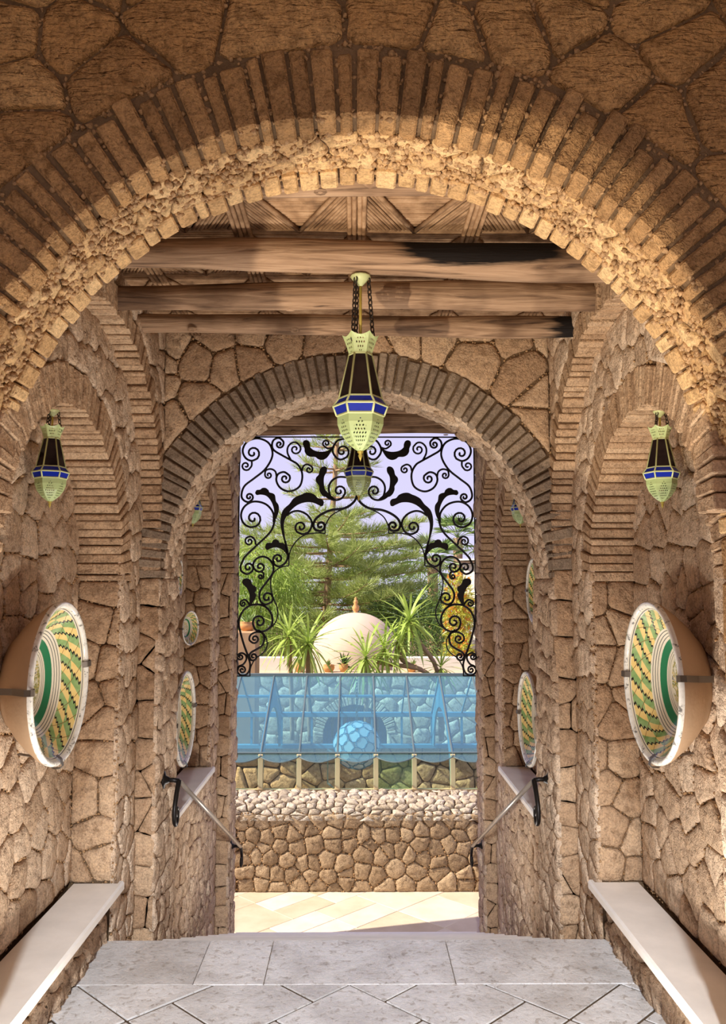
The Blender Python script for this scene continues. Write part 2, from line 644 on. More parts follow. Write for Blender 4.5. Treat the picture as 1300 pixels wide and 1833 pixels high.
# ---------------- near arch wall
wm = MB()
fw = lambda a, z, w: (a, w, z)
arch_backing(wm, fw, -2.6, 2.6, 0.0, 3.25, 0, A1Z, XA + BK, A1F + BK, A1B - BK, 48)
arch_backing(wm, fw, -2.6, 2.6, 0.0, 3.25, 0, A1Z, XA + BK, A1B - BK, A1B - BK, 48)
wm.box(-2.6, 2.6, A1F + BK, A1B - BK, 3.2, 3.25)
wall_near = tag(obj('wall_near_arch', wm, 'mortar', None, (0, A1F, 0)),
    'rough ochre stone arch framing the top and sides of the view', 'arch', kind='structure')
fF = lambda a, z, w: (a, A1F + BK - w, z)
RING1 = XA + 0.185
st = keep_outside(sites_rows(-1.75, 1.75, 0.0, 3.2, .215, .185, .48), 0, A1Z, XA, RING1, .03)
st = [p for p in st if p[1] > 1.3 or abs(p[0]) > .95]
st += [(x + R.uniform(-.13, .13), z + R.uniform(-.11, .11)) for x, z in st if R.random() < .45]
st = keep_outside(st, 0, A1Z, XA, RING1, .02)
cells = voronoi(st, -1.8, 1.8, 0.0, 3.2, .012, arch_limits(0, A1Z, XA, RING1))
stones(wall_near, cells, fF, 'near_stone', .026, sink=.01, bulge=.7)
pts = joint_points([c for c in cells if c[0][1] > 1.4], .022, .012)
pebbles(wall_near, [q for q in pts if R.random() < .6], fF, .003, .011, lift=.000)
fv = lambda a, z, w: (a, w, z)
voussoirs(wall_near, 0, A1Z, XA, XA + .175, 64, fv, A1F + .10, A1F - .006, 'near_vouss', gap=.011, jr=.022, bev=.006, proud=.009)
voussoirs(wall_near, 0, A1Z, XA - .004, XA + .12, 60, fv, A1B + .006, A1B - .085, 'near_cobble', gap=.006, bev=.005, proud=.006, name='back_voussoir')
pp = []
for i in range(1500):
    t = R.uniform(.02, PI - .02)
    r = R.uniform(XA + .0, RING1 + .02)
    pp.append((r * math.cos(t), A1Z + r * math.sin(t)))
pebbles(wall_near, pp, lambda a, z, w: (a, A1F + .016 - w, z), .006, .013)
fI = lambda u, v, w: ((XA + BK - w) * math.cos(u / XA), v, A1Z + (XA + BK - w) * math.sin(u / XA))
st = sites_rows(0, PI * XA, A1F + .10, A1B - .08, .105, .058, .45)
cells = voronoi(st, 0, PI * XA, A1F + .095, A1B - .08, .006)
stones(wall_near, cells, fI, 'near_cobble', .013, name='cobble', sink=.005, bulge=1.2, most=290)
pebbles(wall_near, [(R.uniform(0, PI * XA), R.uniform(A1F + .08, A1B - .06)) for i in range(2200)], fI, .005, .014, lift=.010)
# piers of the near arch below the springing
for sg in (-1, 1):
    fJ = lambda u, v, w, sg=sg: (sg * (XA + BK - w), u, v)
    blocks(wall_near, 0.0, A1Z, .17, A1F, A1B, .5, fJ, 'near_vouss', .018, name='pier_block')

# ---------------- second arch wall
wm = MB()
arch_backing(wm, fw, -1.6, 1.6, ZT, 3.05, 0, A2Z, XO + BK, A2F + BK, A2B - BK, 48)
arch_backing(wm, fw, -1.6, 1.6, ZT, 3.05, 0, A2Z, XO + BK, A2B - BK, A2B - BK, 48)
wall_far = tag(obj('wall_second_arch', wm, 'mortar', None, (0, A2F, ZT)),
    'tan stone wall with a round arch over the stairway', 'arch', kind='structure')
f2 = lambda a, z, w: (a, A2F + BK - w, z)
RG2 = XO + .165
st = keep_outside(sites_rows(-.98, .98, A2Z + .1, 2.82, .185, .15, .4), 0, A2Z, XO, RG2, .015)
cells = voronoi(st, -XO, XO, A2Z, 2.82, .008, arch_limits(0, A2Z, XO, RG2 + .006))
stones(wall_far, cells, f2, 'wall_block', .022, sink=.01, bulge=.8)
pebbles(wall_far, joint_points(cells, .03, .01), f2, .004, .010, lift=.004)
voussoirs(wall_far, 0, A2Z, XO, RG2, 66, fv, A2F + .10, A2F - .004, 'wall_vouss', gap=.010, jr=.012, bev=.005, proud=.006)
f2i = lambda u, v, w: ((XO + BK - w) * math.cos(u / XO), v, A2Z + (XO + BK - w) * math.sin(u / XO))
st = sites_rows(0, PI * XO, A2F + .1, A2B, .075, .085, .45)
cells = voronoi(st, 0, PI * XO, A2F + .095, A2B, .005)
stones(wall_far, cells, f2i, 'wall_stone', .022, name='cobble', sink=.005, bulge=1.3, most=290)

# ---------------- side walls of the two bays
def side_wall(sg, y0, y1, yc, r_out, zs_out, r_n, zs_n, yc_n, z_low, z_top, sill, base_x, name, label, ground_z, pier_end=None, jamb=None, sz=1.0):
    X = lambda x: sg * x
    m = MB()
    fa = lambda a, z, w: (X(w), a, z)
    ye = pier_end or y1
    arch_backing(m, fa, y0, ye, zs_out, z_top, yc, zs_out, r_out + BK, XO + BK, X1 + BK, 44)
    arch_backing(m, fa, y0 - .02, y1 + .02, z_low, zs_out + r_out + .05, yc_n, zs_n, r_n + BK, X1 + BK, X2 + BK, 36)
    m.add([fa(*q) for q in [(y0, z_low, X2 + BK), (y1, z_low, X2 + BK), (y1, zs_n + r_n + .1, X2 + BK), (y0, zs_n + r_n + .1, X2 + BK)]], [(0, 1, 2, 3)])
    # facing reveal of the recess at the far pier and everything behind it
    m.add([(X(XO), y1 + BK, z_low), (X(X1 + .03), y1 + BK, z_low), (X(X1 + .03), y1 + BK, zs_out), (X(XO), y1 + BK, zs_out)], [(0, 1, 2, 3)])
    if pier_end:
        m.box(min(X(XO + BK), X(1.6)), max(X(XO + BK), X(1.6)), y1 + BK, pier_end, z_low, z_top)
    m.box(min(X(base_x + BK), X(X2 + .02)), max(X(base_x + BK), X(X2 + .02)), yc_n - r_n - .02, yc_n + r_n + .02, z_low, sill - .045)
    m.box(min(X(X2 + .05), X(1.6)), max(X(X2 + .05), X(1.6)), y0 - .1, ye, z_low, z_top)
    W = tag(obj(name, m, 'mortar', None, (X(XO), y0, z_low)), label, 'wall', kind='structure')
    pl = lambda x: (lambda u, v, w: (X(x + BK - w), u, v))
    # main plane above the recess
    rg = r_out + .115
    st = keep_outside(sites_rows(y0, ye, zs_out, z_top, .16 * sz, .13 * sz, .4), yc, zs_out, r_out, rg, .01)
    cs = voronoi(st, y0, ye, zs_out, z_top, .007, arch_limits(yc, zs_out, r_out, rg + .005))
    stones(W, cs, pl(XO), 'wall_stone', .022, name='spandrel_stone', sink=.005)
    nb = int(PI * r_out / (.040 * sz))
    voussoirs(W, yc, zs_out, r_out, rg, nb, fa, X1 + .02, XO - .002, 'side_brick', gap=.006, jr=.014, bev=.004, proud=.006, name='brick')
    # reveal of the recess, facing down the passage
    fr = lambda u, v, w: (X(u), y1 + BK - w, v)
    cs = voronoi(sites_rows(XO, X1 + .01, z_low, zs_out, .10, .15, .30), XO + .004, X1 + .012, z_low, zs_out, .004)
    stones(W, cs, fr, 'wall_block', .018, name='pier_block', sink=.02, bulge=.7)
    # recess plane round the niche
    rn = r_n + .15
    lo = ground_z
    st = keep_outside(sites_rows(y0, y1, lo, zs_out + r_out, .115 * sz, .135 * sz, .4), yc_n, zs_n, r_n, rn, .008)
    st = [p for p in st if math.hypot(p[0] - yc, max(0, p[1] - zs_out)) < r_out + .03]
    cs = voronoi(st, y0, y1, lo, zs_out + r_out, .006, arch_limits(yc_n, zs_n, r_n, rn + .005))
    stones(W, cs, pl(X1), 'wall_stone', .019, name='stone', sink=.005, bulge=.8)
    pebbles(W, joint_points(cs, .035, .008), pl(X1), .004, .009, lift=.003)
    voussoirs(W, yc_n, zs_n, r_n, rn, int(PI * r_n / (.038 * sz)), fa, X2 + .02, X1 - .002, 'side_brick', gap=.006, jr=.012, bev=.004, proud=.006, name='niche_brick')
    fn = lambda u, v, w: (X(u), yc_n + r_n + BK - w, v)
    cs = voronoi(sites_rows(X1, X2, sill, zs_n, .14, .14, .34), X1 + .004, X2 + .01, sill, zs_n, .005)
    stones(W, cs, fn, 'wall_block', .02, name='niche_block', sink=.02, bulge=.7)
    pebbles(W, joint_points(cs, .03, .006), fn, .004, .009, lift=.003)
    # niche back wall
    st = sites_rows(yc_n - r_n, yc_n + r_n, sill, zs_n + r_n, .15 * sz, .125 * sz, .42)
    st = [p for p in st if math.hypot(p[0] - yc_n, max(0, p[1] - zs_n)) < r_n + .02]
    cs = voronoi(st, yc_n - r_n, yc_n + r_n, sill, zs_n + r_n, .006)
    stones(W, cs, pl(X2), 'wall_stone', .020, name='niche_stone', sink=.005, bulge=.8)
    pebbles(W, joint_points(cs, .03, .008), pl(X2), .004, .010, lift=.003)
    # below the sill
    st = sites_rows(yc_n - r_n, yc_n + r_n, lo, sill - .045, .11 * sz, .10 * sz, .4)
    cs = voronoi(st, yc_n - r_n, yc_n + r_n, lo, sill - .045, .006)
    stones(W, cs, pl(base_x), 'wall_stone', .026, name='base_stone', sink=.005, bulge=1.2)
    if jamb:
        st = sites_rows(jamb[0], jamb[1], ground_z, jamb[2], .11, .12, .4)
        cs = voronoi(st, jamb[0], jamb[1], ground_z, jamb[2], .006)
        stones(W, cs, pl(XO), 'wall_stone', .022, name='jamb_stone', sink=.005, bulge=1.2)
    if pier_end:
        st = sites_rows(y1, pier_end, z_low, zs_out, .12, .13, .4)
        cs = voronoi(st, y1, pier_end, z_low, zs_out, .006)
        stones(W, cs, pl(XO), 'wall_stone', .022, name='end_stone', sink=.005, bulge=1.2)
    return W

for sg, nm in ((-1, 'left'), (1, 'right')):
    side_wall(sg, A1B, A2F, B1C, .875, 1.71, .64, 1.53, 3.09, ZT, 2.80, .24, 1.075, 'wall_' + nm,
        'tan stone side wall with an arched niche, %s of the near bay' % nm, -.40)
    side_wall(sg, A2B, END0, B2C, .965, 1.60, .615, 1.65, B2C, ZT, 2.95, .23, X1, 'wall_stair_' + nm,
        'tan stone stairway wall with a plate-hung niche, %s of the stairs' % nm, ZT, pier_end=END, jamb=(A2F, A2B, A2Z), sz=1.1)

# ---------------- stone bench slabs in the niches
M['limestone'] = plain('pale_limestone', S(238, 232, 224), 0.42, 0.4, var=0.07, bump=0.08, bscale=30)
for sg, nm in ((-1, 'left'), (1, 'right')):
    for (yn0, yn1, ya, yb, zt, where) in ((2.455, 3.722, 2.34, 3.755, .24, 'in the near niche'), (B2C - .612, B2C + .612, 4.60, 6.085, .23, 'beside the stairs')):
        q = [(1.005, ya), (1.005, yb), (1.025, yb), (1.025, yn1), (1.212, yn1), (1.212, yn0), (1.025, yn0), (1.025, ya)]
        m = MB()
        fm = lambda u, v, w: (sg * u, v, w)
        n = len(q)
        ins = [(1.012 if x < 1.01 else x, y) for x, y in q]
        vs = [fm(x, y, zt - .042) for x, y in ins] + [fm(x, y, zt - .034) for x, y in q] + [fm(x, y, zt - .009) for x, y in q] + [fm(x, y, zt) for x, y in ins]
        fs = [tuple(range(n - 1, -1, -1)), tuple(3 * n + i for i in range(n))]
        for l in range(3):
            fs += [(l * n + i, l * n + (i + 1) % n, (l + 1) * n + (i + 1) % n, (l + 1) * n + i) for i in range(n)]
        m.add(vs, fs)
        tag(obj('bench_slab' if zt > .235 else 'stone_ledge', m, 'limestone'),
            'pale stone %s %s on the %s side' % ('bench slab' if zt > .235 else 'ledge', where, nm), 'bench' if zt > .235 else 'ledge')

# ---------------- floor of the near bay
tm = NT('travertine')
v, r = tm.coords()
c = tm.ramp(r, [(0, S(214, 212, 210)), (1, S(234, 233, 232))])
n1 = tm.noise(v, 5, 5, .6)
c = tm.mix(1.0, c, tm.ramp(n1, [(.35, (.78, .76, .74)), (.6, (1.05, 1.05, 1.05))]), 'MULTIPLY')
pit = tm.noise(v, 34, 5, .7, .5)
c = tm.mix(1.0, c, tm.ramp(pit, [(.36, (.62, .58, .54)), (.46, (1, 1, 1))]), 'MULTIPLY')
tm.bsdf(c, tm.ramp(pit, [(.3, (.42,) * 3), (.6, (.20,) * 3)]), tm.bump(pit, .35, .01), .5)
M['travertine'] = tm.m
M['grout'] = plain('floor_grout', S(86, 72, 58), .9, .1, var=.2, bump=.4)
tm = NT('terrace_limestone')
v, r = tm.coords()
c = tm.ramp(r, [(0, S(200, 180, 152)), (.5, S(212, 194, 170)), (1, S(220, 206, 186))])
c = tm.mix(1.0, c, tm.ramp(tm.noise(v, 4, 5, .6), [(.35, (.90, .88, .84)), (.6, (1.03,) * 3)]), 'MULTIPLY')
tm.bsdf(c, .6, tm.bump(tm.noise(v, 40, 4), .1, .01), .3)
M['terrace_tile'] = tm.m

def greedy_tiles(i0, i1, j0, j1, fixed):
    used, out = set(), []
    def put(i, j, a, b):
        cs = [(i + x, j + y) for x in range(a) for y in range(b)]
        if any(q in used or not (i0 <= q[0] < i1 and j0 <= q[1] < j1) for q in cs):
            return False
        used.update(cs)
        out.append((i, j, a, b))
        return True
    for f in fixed:
        put(*f)
    for i in range(i0, i1):
        for j in range(j0, j1):
            if (i, j) not in used:
                for a, b in R.choice([[(2, 2), (2, 1), (1, 2), (1, 1)], [(3, 2), (2, 2), (1, 2), (2, 1), (1, 1)], [(2, 1), (1, 2), (1, 1)]]):
                    if put(i, j, a, b):
                        break
    return out

def tile_floor(parent, tiles, s0, t0, mod, z, thick, bounds, mat, gap, bev):
    x0, x1, y0, y1 = bounds
    for (i, j, a, b) in tiles:
        sa, sb = s0 + mod * i + gap, s0 + mod * (i + a) - gap
        ta, tb = t0 + mod * j + gap, t0 + mod * (j + b) - gap
        poly = [((s - t) / 2, (s + t) / 2) for s, t in ((sa, ta), (sb, ta), (sb, tb), (sa, tb))]
        for (px, py, nx, ny) in ((x0, 0, -1, 0), (x1, 0, 1, 0), (0, y0, 0, -1), (0, y1, 0, 1)):
            poly = clip(poly, px, py, nx, ny)
            if len(poly) < 3:
                break
        if len(poly) < 3 or abs(area(poly)) < .0008:
            continue
        if area(poly) < 0:
            poly.reverse()
        n = len(poly)
        cx, cy = sum(p[0] for p in poly) / n, sum(p[1] for p in poly) / n
        dz = R.uniform(-.0015, .0015)
        k = 1 - bev / math.sqrt(abs(area(poly))) * 2
        m = MB()
        vs = [(x, y, z - thick) for x, y in poly] + [(x, y, z - bev + dz) for x, y in poly] + [(cx + (x - cx) * k, cy + (y - cy) * k, z + dz) for x, y in poly]
        fs = []
        for l in range(2):
            fs += [(l * n + q, l * n + (q + 1) % n, (l + 1) * n + (q + 1) % n, (l + 1) * n + q) for q in range(n)]
        fs.append(tuple(2 * n + q for q in range(n)))
        m.add(vs, fs)
        obj('tile', m, mat, parent, (cx, cy, z))

m = MB()
m.box(-1.10, 1.10, A1F - 2.6, 3.70, -.12, -.0045)
floor = tag(obj('floor', m, 'grout'), 'worn pale stone floor of diagonal tiles with a slab border', 'floor', kind='structure')
tile_floor(floor, greedy_tiles(-12, 10, -10, 16, [(1, 4, 2, 2), (4, 1, 2, 2), (2, 2, 2, 2), (4, 3, 2, 1), (3, 4, 2, 2), (0, 4, 1, 2), (-1, 6, 1, 2), (4, 0, 2, 1), (6, 0, 2, 2), (3, 0, 1, 2)]), 2.27, 2.325, .2585, 0, .03, (-1.09, 1.09, 1.2, 3.332), 'travertine', .0075, .0015)
for a, b in ((-1.095, -.6262), (-.6238, -.3562), (-.3538, .3788), (.3812, 1.095)):
    m = MB()
    m.bbox(a, b, 3.336, 3.735, -.045, R.uniform(-.0006, .0006), .002)
    obj('border_slab', m, 'travertine', floor)

# ---------------- stairs down to the terrace
stairs = tag(empty('stairs', (0, 3.75, ZT)), 'pale stone stairs going down under the second arch to the terrace', 'stairs', kind='structure')
NR = 8
RISE = -ZT / NR
for i in range(1, NR):
    yA = 3.735 + .42 * (i - 1) - .02
    yB = 3.735 + .42 * i
    z = -RISE * i
    hw = 1.03 if i == 1 else .93
    m = MB()
    if i == 1:
        m.bbox(-1.03, 1.03, yA - .02, A2F - .0, z - .04, z, .004)
        m.bbox(-.925, .925, A2F, yB, z - .04, z, .006)
    else:
        m.bbox(-.925, .925, yA, yB, z - .04, z, .006)
    obj('tread', m, 'limestone', stairs)
    m = MB()
    m.box(-hw, hw, yA + .02, yA + .30, ZT - .05, z - .04)
    obj('riser', m, 'limestone', stairs)
m = MB()
m.box(-1.03, 1.03, 3.70, 3.73, ZT, -.045)
obj('riser', m, 'limestone', stairs)

# ---------------- terrace
m = MB()
m.box(-6, 6, 6.66, 8.1, ZT - .2, ZT - .01)
terrace = tag(obj('floor_terrace', m, 'grout'), 'sunlit cream stone terrace paving below the stairs', 'floor', kind='structure')
tile_floor(terrace, greedy_tiles(4, 30, 4, 30, []), 3.2, 3.2, .36, ZT, .03, (-2.4, 2.4, 6.70, 7.99), 'terrace_tile', .003, .003)

# ---------------- parapet of rubble with a cobbled coping
PY = 7.96
m = MB()
m.box(-5, 5, PY + .02, 8.55, ZT - .3, -.60)
m.box(-5, 5, PY + .10, 8.55, -.60, -.52)
parapet = tag(obj('wall_parapet', m, 'mortar'), 'low rubble parapet with rounded cobble coping across the terrace', 'wall', kind='structure')
fp = lambda u, v, w: (u, PY + .02 - w, v)
st = sites_rows(-2.0, 2.0, ZT, -.60, .155, .115, .5)
cells = voronoi(st, -2.05, 2.05, ZT, -.605, .008)
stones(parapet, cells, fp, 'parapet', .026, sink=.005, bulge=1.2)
pebbles(parapet, joint_points(cells, .03, .014), fp, .006, .018, lift=.006)
prof = [(PY + .015, -.61), (PY + .02, -.56), (PY + .05, -.51), (PY + .12, -.475), (PY + .25, -.47), (PY + .45, -.48), (PY + .56, -.49)]
def fc(u, v, w):
    t = v * (len(prof) - 1)
    i = min(int(t), len(prof) - 2)
    k = t - i
    y = prof[i][0] + (prof[i + 1][0] - prof[i][0]) * k
    z = prof[i][1] + (prof[i + 1][1] - prof[i][1]) * k
    a = max(0, min(1, v * 1.6)) * PI / 2
    return (u, y - w * math.cos(a), z + w * math.sin(a) - .055)
st = [(a, b / 1.0) for a, b in sites_rows(-1.9, 1.9, 0, 1.0, .085, .15, .45)]
# scale v so that cells are round on the wall
SV = .75
st2 = [(a, b * SV) for a, b in st]
cells = voronoi(st2, -1.95, 1.95, 0, SV, .012)
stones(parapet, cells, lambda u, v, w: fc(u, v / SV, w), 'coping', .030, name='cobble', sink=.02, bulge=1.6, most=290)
# ------------------------------------------------------------------ ceilings, canes and beams
M['roof'] = plain('roof_plaster', S(120, 92, 66), .95, .05, var=.2)
m = MB()
m.box(-1.6, 1.6, A1B - .05, A2F + .05, 2.775, 2.90)
ceiling = tag(obj('ceiling', m, 'roof'), 'cane ceiling laid in chevrons above the log beams', 'ceiling', kind='structure')
m = MB()
m.box(-1.6, 1.6, A2B - .05, END + .05, 2.84, 2.95)
ceiling2 = tag(obj('ceiling_stair', m, 'roof'), 'cane ceiling over the stairs behind the second arch', 'ceiling', kind='structure')
m = MB()
m.box(-1.62, 1.62, A1F + .02, END + .02, 2.96, 3.25)
tag(obj('roof', m, 'roof'), 'flat roof over the passage', 'roof', kind='structure')

cm = NT('dry_cane')
v, r = cm.coords()
n1 = cm.noise(v, 14, 4, .6)
c = cm.ramp(n1, [(.3, S(112, 84, 60)), (.5, S(156, 122, 90)), (.7, S(186, 152, 118))])
cm.bsdf(c, .7, cm.bump(cm.noise(v, 160, 2), .3, .003), .2)
M['cane'] = cm.m
def clip_line(poly, p, d):
    lo, hi = -1e9, 1e9
    n = len(poly)
    s = 1 if area(poly) > 0 else -1
    for i in range(n):
        a, b = poly[i], poly[(i + 1) % n]
        ex, ey = b[0] - a[0], b[1] - a[1]
        nx, ny = -ey * s, ex * s          # inward
        num = (p[0] - a[0]) * nx + (p[1] - a[1]) * ny
        den = d[0] * nx + d[1] * ny
        if abs(den) < 1e-9:
            if num < 0:
                return None
            continue
        t = -num / den
        if den > 0:
            lo = max(lo, t)
        else:
            hi = min(hi, t)
    return (lo, hi) if hi - lo > .015 else None

def fill_canes(m, poly, d, sp, z, r):
    L = math.hypot(*d)
    d = (d[0] / L, d[1] / L)
    nx, ny = -d[1], d[0]
    ks = [p[0] * nx + p[1] * ny for p in poly]
    k = min(ks) + sp / 2
    while k < max(ks):
        c = clip_line(poly, (nx * k, ny * k), d)
        if c:
            a = (nx * k + d[0] * c[0], ny * k + d[1] * c[0])
            b = (nx * k + d[0] * c[1], ny * k + d[1] * c[1])
            zz = z + R.uniform(-.002, .002)
            m.tube([(a[0], a[1], zz), (b[0], b[1], zz + R.uniform(-.002, .002))], r * R.uniform(.85, 1.1), 5, cap=False)
        k += sp
def cane_panel(parent, x0, x1, y0, y1, z):
    xm = (x0 + x1) / 2
    q = .5 * (y1 - y0)
    m = MB()
    fill_canes(m, [(x0, y0), (x1, y0), (xm, y1)], (1, 0), .0125, z, .0062)
    fill_canes(m, [(x0, y0), (xm, y1), (x0, y1)], (xm - x0, y1 - y0), .0125, z - .004, .0062)
    fill_canes(m, [(x1, y0), (x1, y1), (xm, y1)], (xm - x1, y1 - y0), .0125, z - .004, .0062)
    tag(obj('cane_panel', m, 'cane', parent, smooth=True), kind='stuff')
    for xa in (x0, x1):
        m = MB()
        m.tube([(xa, y0, z - .012), (xm, y1, z - .012)], .009, 6)
        obj('edge_cane', m, 'cane', parent, smooth=True)
def cane_ceiling(parent, xs, ys, z):
    for j in range(len(ys) - 1):
        for i in range(len(xs) - 1):
            cane_panel(parent, xs[i], xs[i + 1], ys[j], ys[j + 1], z)
    for x in xs[1:-1]:
        for k in range(4):
            m = MB()
            xx = x + (k - 1.5) * .0165
            m.tube([(xx, ys[0], z - .018 + R.uniform(-.002, .002)), (xx + R.uniform(-.003, .003), (ys[0] + ys[-1]) / 2, z - .018), (xx, ys[-1], z - .018)], .0085, 6)
            obj('batten_cane', m, 'cane', parent, smooth=True)
cane_ceiling(ceiling, [-1.2, -.8, -.4, .0, .4, .8, 1.2], [2.28, 2.42, 2.84, 3.25, 3.66, 4.06], 2.762)
cane_ceiling(ceiling2, [-1.2, -.8, -.4, .0, .4, .8, 1.2], [4.46, 4.87, 5.3, 5.75, 6.17, 6.70], 2.825)

wm_ = NT('weathered_log')
v, r = wm_.coords()
mp = wm_.n('Mapping')
mp.inputs['Scale'].default_value = (1.6, 26, 26)
wm_.link(v, mp.inputs['Vector'])
g = wm_.noise(mp.outputs[0], 1.6, 5, .6, 1.2)
c = wm_.ramp(g, [(.28, S(82, 62, 48)), (.45, S(146, 116, 90)), (.7, S(184, 152, 122))])
big = wm_.noise(v, 3.0, 3, .5)
c = wm_.mix(1.0, c, wm_.ramp(big, [(.36, (.42, .38, .36)), (.52, (1, 1, 1))]), 'MULTIPLY')
# charred patch: painted on each log along its length
at = wm_.n('Attribute')
at.attribute_name = 'char'
ch = wm_.ramp(wm_.math('ADD', at.outputs['Fac'], wm_.math('MULTIPLY', wm_.math('SUBTRACT', wm_.noise(mp.outputs[0], 1.0, 5, .7), .5), 1.1)), [(.42, (0, 0, 0)), (.62, (1, 1, 1))])
c = wm_.mix(ch, c, S(24, 18, 15))
wm_.bsdf(c, .75, wm_.bump(g, .5, .012), .2)
M['log'] = wm_.m

def beam(y, z, rad, x0, x1, label, ends, tilt=0.0, char=None):
    m = MB()
    n, N = 12, 60
    vs, fs = [], []
    ph = [R.uniform(0, 6) for _ in range(6)]
    for i in range(N):
        t = i / (N - 1)
        x = x0 + (x1 - x0) * t
        rr = rad * (1 + .07 * math.sin(5 * t + ph[0]) + .05 * math.sin(13 * t + ph[1]) + ends * (t - .5))
        cy = y + .012 * math.sin(3.2 * t + ph[2])
        cz = z + .010 * math.sin(4.1 * t + ph[3]) + tilt * (t - .5)
        for k in range(n):
            a = 2 * PI * k / n
            q = rr * (1 + .05 * math.sin(2 * a + ph[4] + 2 * t) + .025 * math.sin(5 * a + ph[5] + 9 * t))
            vs.append((x, cy + q * math.cos(a), cz + q * math.sin(a)))
    for i in range(N - 1):
        for k in range(n):
            l = (k + 1) % n
            fs.append((i * n + k, i * n + l, (i + 1) * n + l, (i + 1) * n + k))
    fs.append(tuple(range(n)))
    fs.append(tuple((N - 1) * n + k for k in range(n - 1, -1, -1)))
    m.add(vs, fs)
    o = obj('ceiling_beam', m, 'log', None, (0, y, z), smooth=True)
    at = o.data.attributes.new('char', 'FLOAT', 'POINT')
    vals = []
    for p in vs:
        c0 = 0.0
        if char:
            for (a, b, zz) in char:
                if a <= p[0] <= b:
                    k = min(1.0, .05 + 3.5 * min(p[0] - a, b - p[0] if b < x1 - .02 else 9))
                    if zz is not None:
                        k *= max(0.0, min(1.0, .5 + (p[2] - z - zz) / .05))
                    c0 = max(c0, k)
        vals.append(c0)
    at.data.foreach_set('value', vals)
    tag(o, label, 'beam', kind='structure')
    # knots
    for _ in range(3):
        t = R.uniform(.1, .9)
        x = x0 + (x1 - x0) * t
        a = R.uniform(PI * 1.05, PI * 1.5)
        km = MB()
        ctr = Vector((x, y + rad * .97 * math.cos(a), z + rad * .97 * math.sin(a)))
        nrm = Vector((0, math.cos(a), math.sin(a)))
        tx = Vector((1, 0, 0))
        ty = nrm.cross(tx)
        ring = []
        for rr, hh in ((.016, 0), (.012, .004), (.006, .003), (.003, -.001)):
            ring.append([ctr + tx * rr * 1.4 * math.cos(k * PI / 4) + ty * rr * math.sin(k * PI / 4) + nrm * hh for k in range(8)])
        vv = [p for rg in ring for p in rg]
        km.add(vv, [(i * 8 + k, i * 8 + (k + 1) % 8, (i + 1) * 8 + (k + 1) % 8, (i + 1) * 8 + k) for i in range(3) for k in range(8)])
        obj('knot', km, 'log', o, tuple(ctr), smooth=True)
    return o
XB = XO + .05
beam(2.352, 2.702, .05, -XB, XB, 'log beam half hidden behind the near arch crown', .05)
beam(2.85, 2.655, .061, -XB, XB, 'log beam with a charred stretch that carries the big hanging lantern', .1, -.012, [(.02, .86, -.045)])
beam(3.25, 2.655, .053, -XB, XB, 'pale log beam between the lantern beam and the second arch', .06, -.01)
beam(3.61, 2.655, .044, -XB, XB, 'thin log beam with a black burnt end against the second arch wall', -.05, .0, [(.72, 1.2, None), (-.8, -.5, .018)])
beam(5.33, 2.752, .052, -XB, XB, 'log beam over the stairs that carries the farther lantern', .04)
beam(5.75, 2.752, .055, -XB, XB, 'log beam over the stairs just under the second arch crown', .05)
beam(6.17, 2.752, .052, -XB, XB, 'log beam over the stairs between its two neighbours', -.05)
beam(6.60, 2.752, .050, -XB, XB, 'log beam over the iron grille at the stair end', .05)
# ------------------------------------------------------------------ ground outside the passage
M['court'] = plain('courtyard_stone', S(214, 196, 166), .9, .1, var=.08)
m = MB()
m.box(-14, 14, -18, A1F - 2.62, -.2, -.015)
tag(obj('floor_courtyard', m, 'court'), 'pale stone courtyard behind the viewpoint', 'floor', kind='structure')
m = MB()
m.box(-40, 40, 8.5, 90, -2.2, -2.0)
M['earth'] = plain('garden_soil', S(120, 100, 72), .95, .05, var=.2)
tag(obj('ground_garden', m, 'earth'), 'garden ground beyond the pavilion', 'ground', kind='structure')
m = MB()
m.box(-2.6, 2.6, -1.0, A1F + .01, 3.12, 3.30)
tag(obj('ceiling_light_block', m, 'roof'), 'unseen ceiling added above the viewpoint to shade the near arch', 'ceiling', kind='structure')  # unseen slab added to keep sky light off the near arch

for sg, nm in ((-1, 'left'), (1, 'right')):
    m = MB()
    m.box(min(sg * 1.8, sg * 1.95), max(sg * 1.8, sg * 1.95), -1.0, A1F + .01, -.02, 3.12)
    tag(obj('wall_porch_' + nm, m, 'mortar'), 'unseen wall added beside the viewpoint to block light, %s of it' % nm, 'wall', kind='structure')  # unseen side walls added to cut the light reaching the near arch

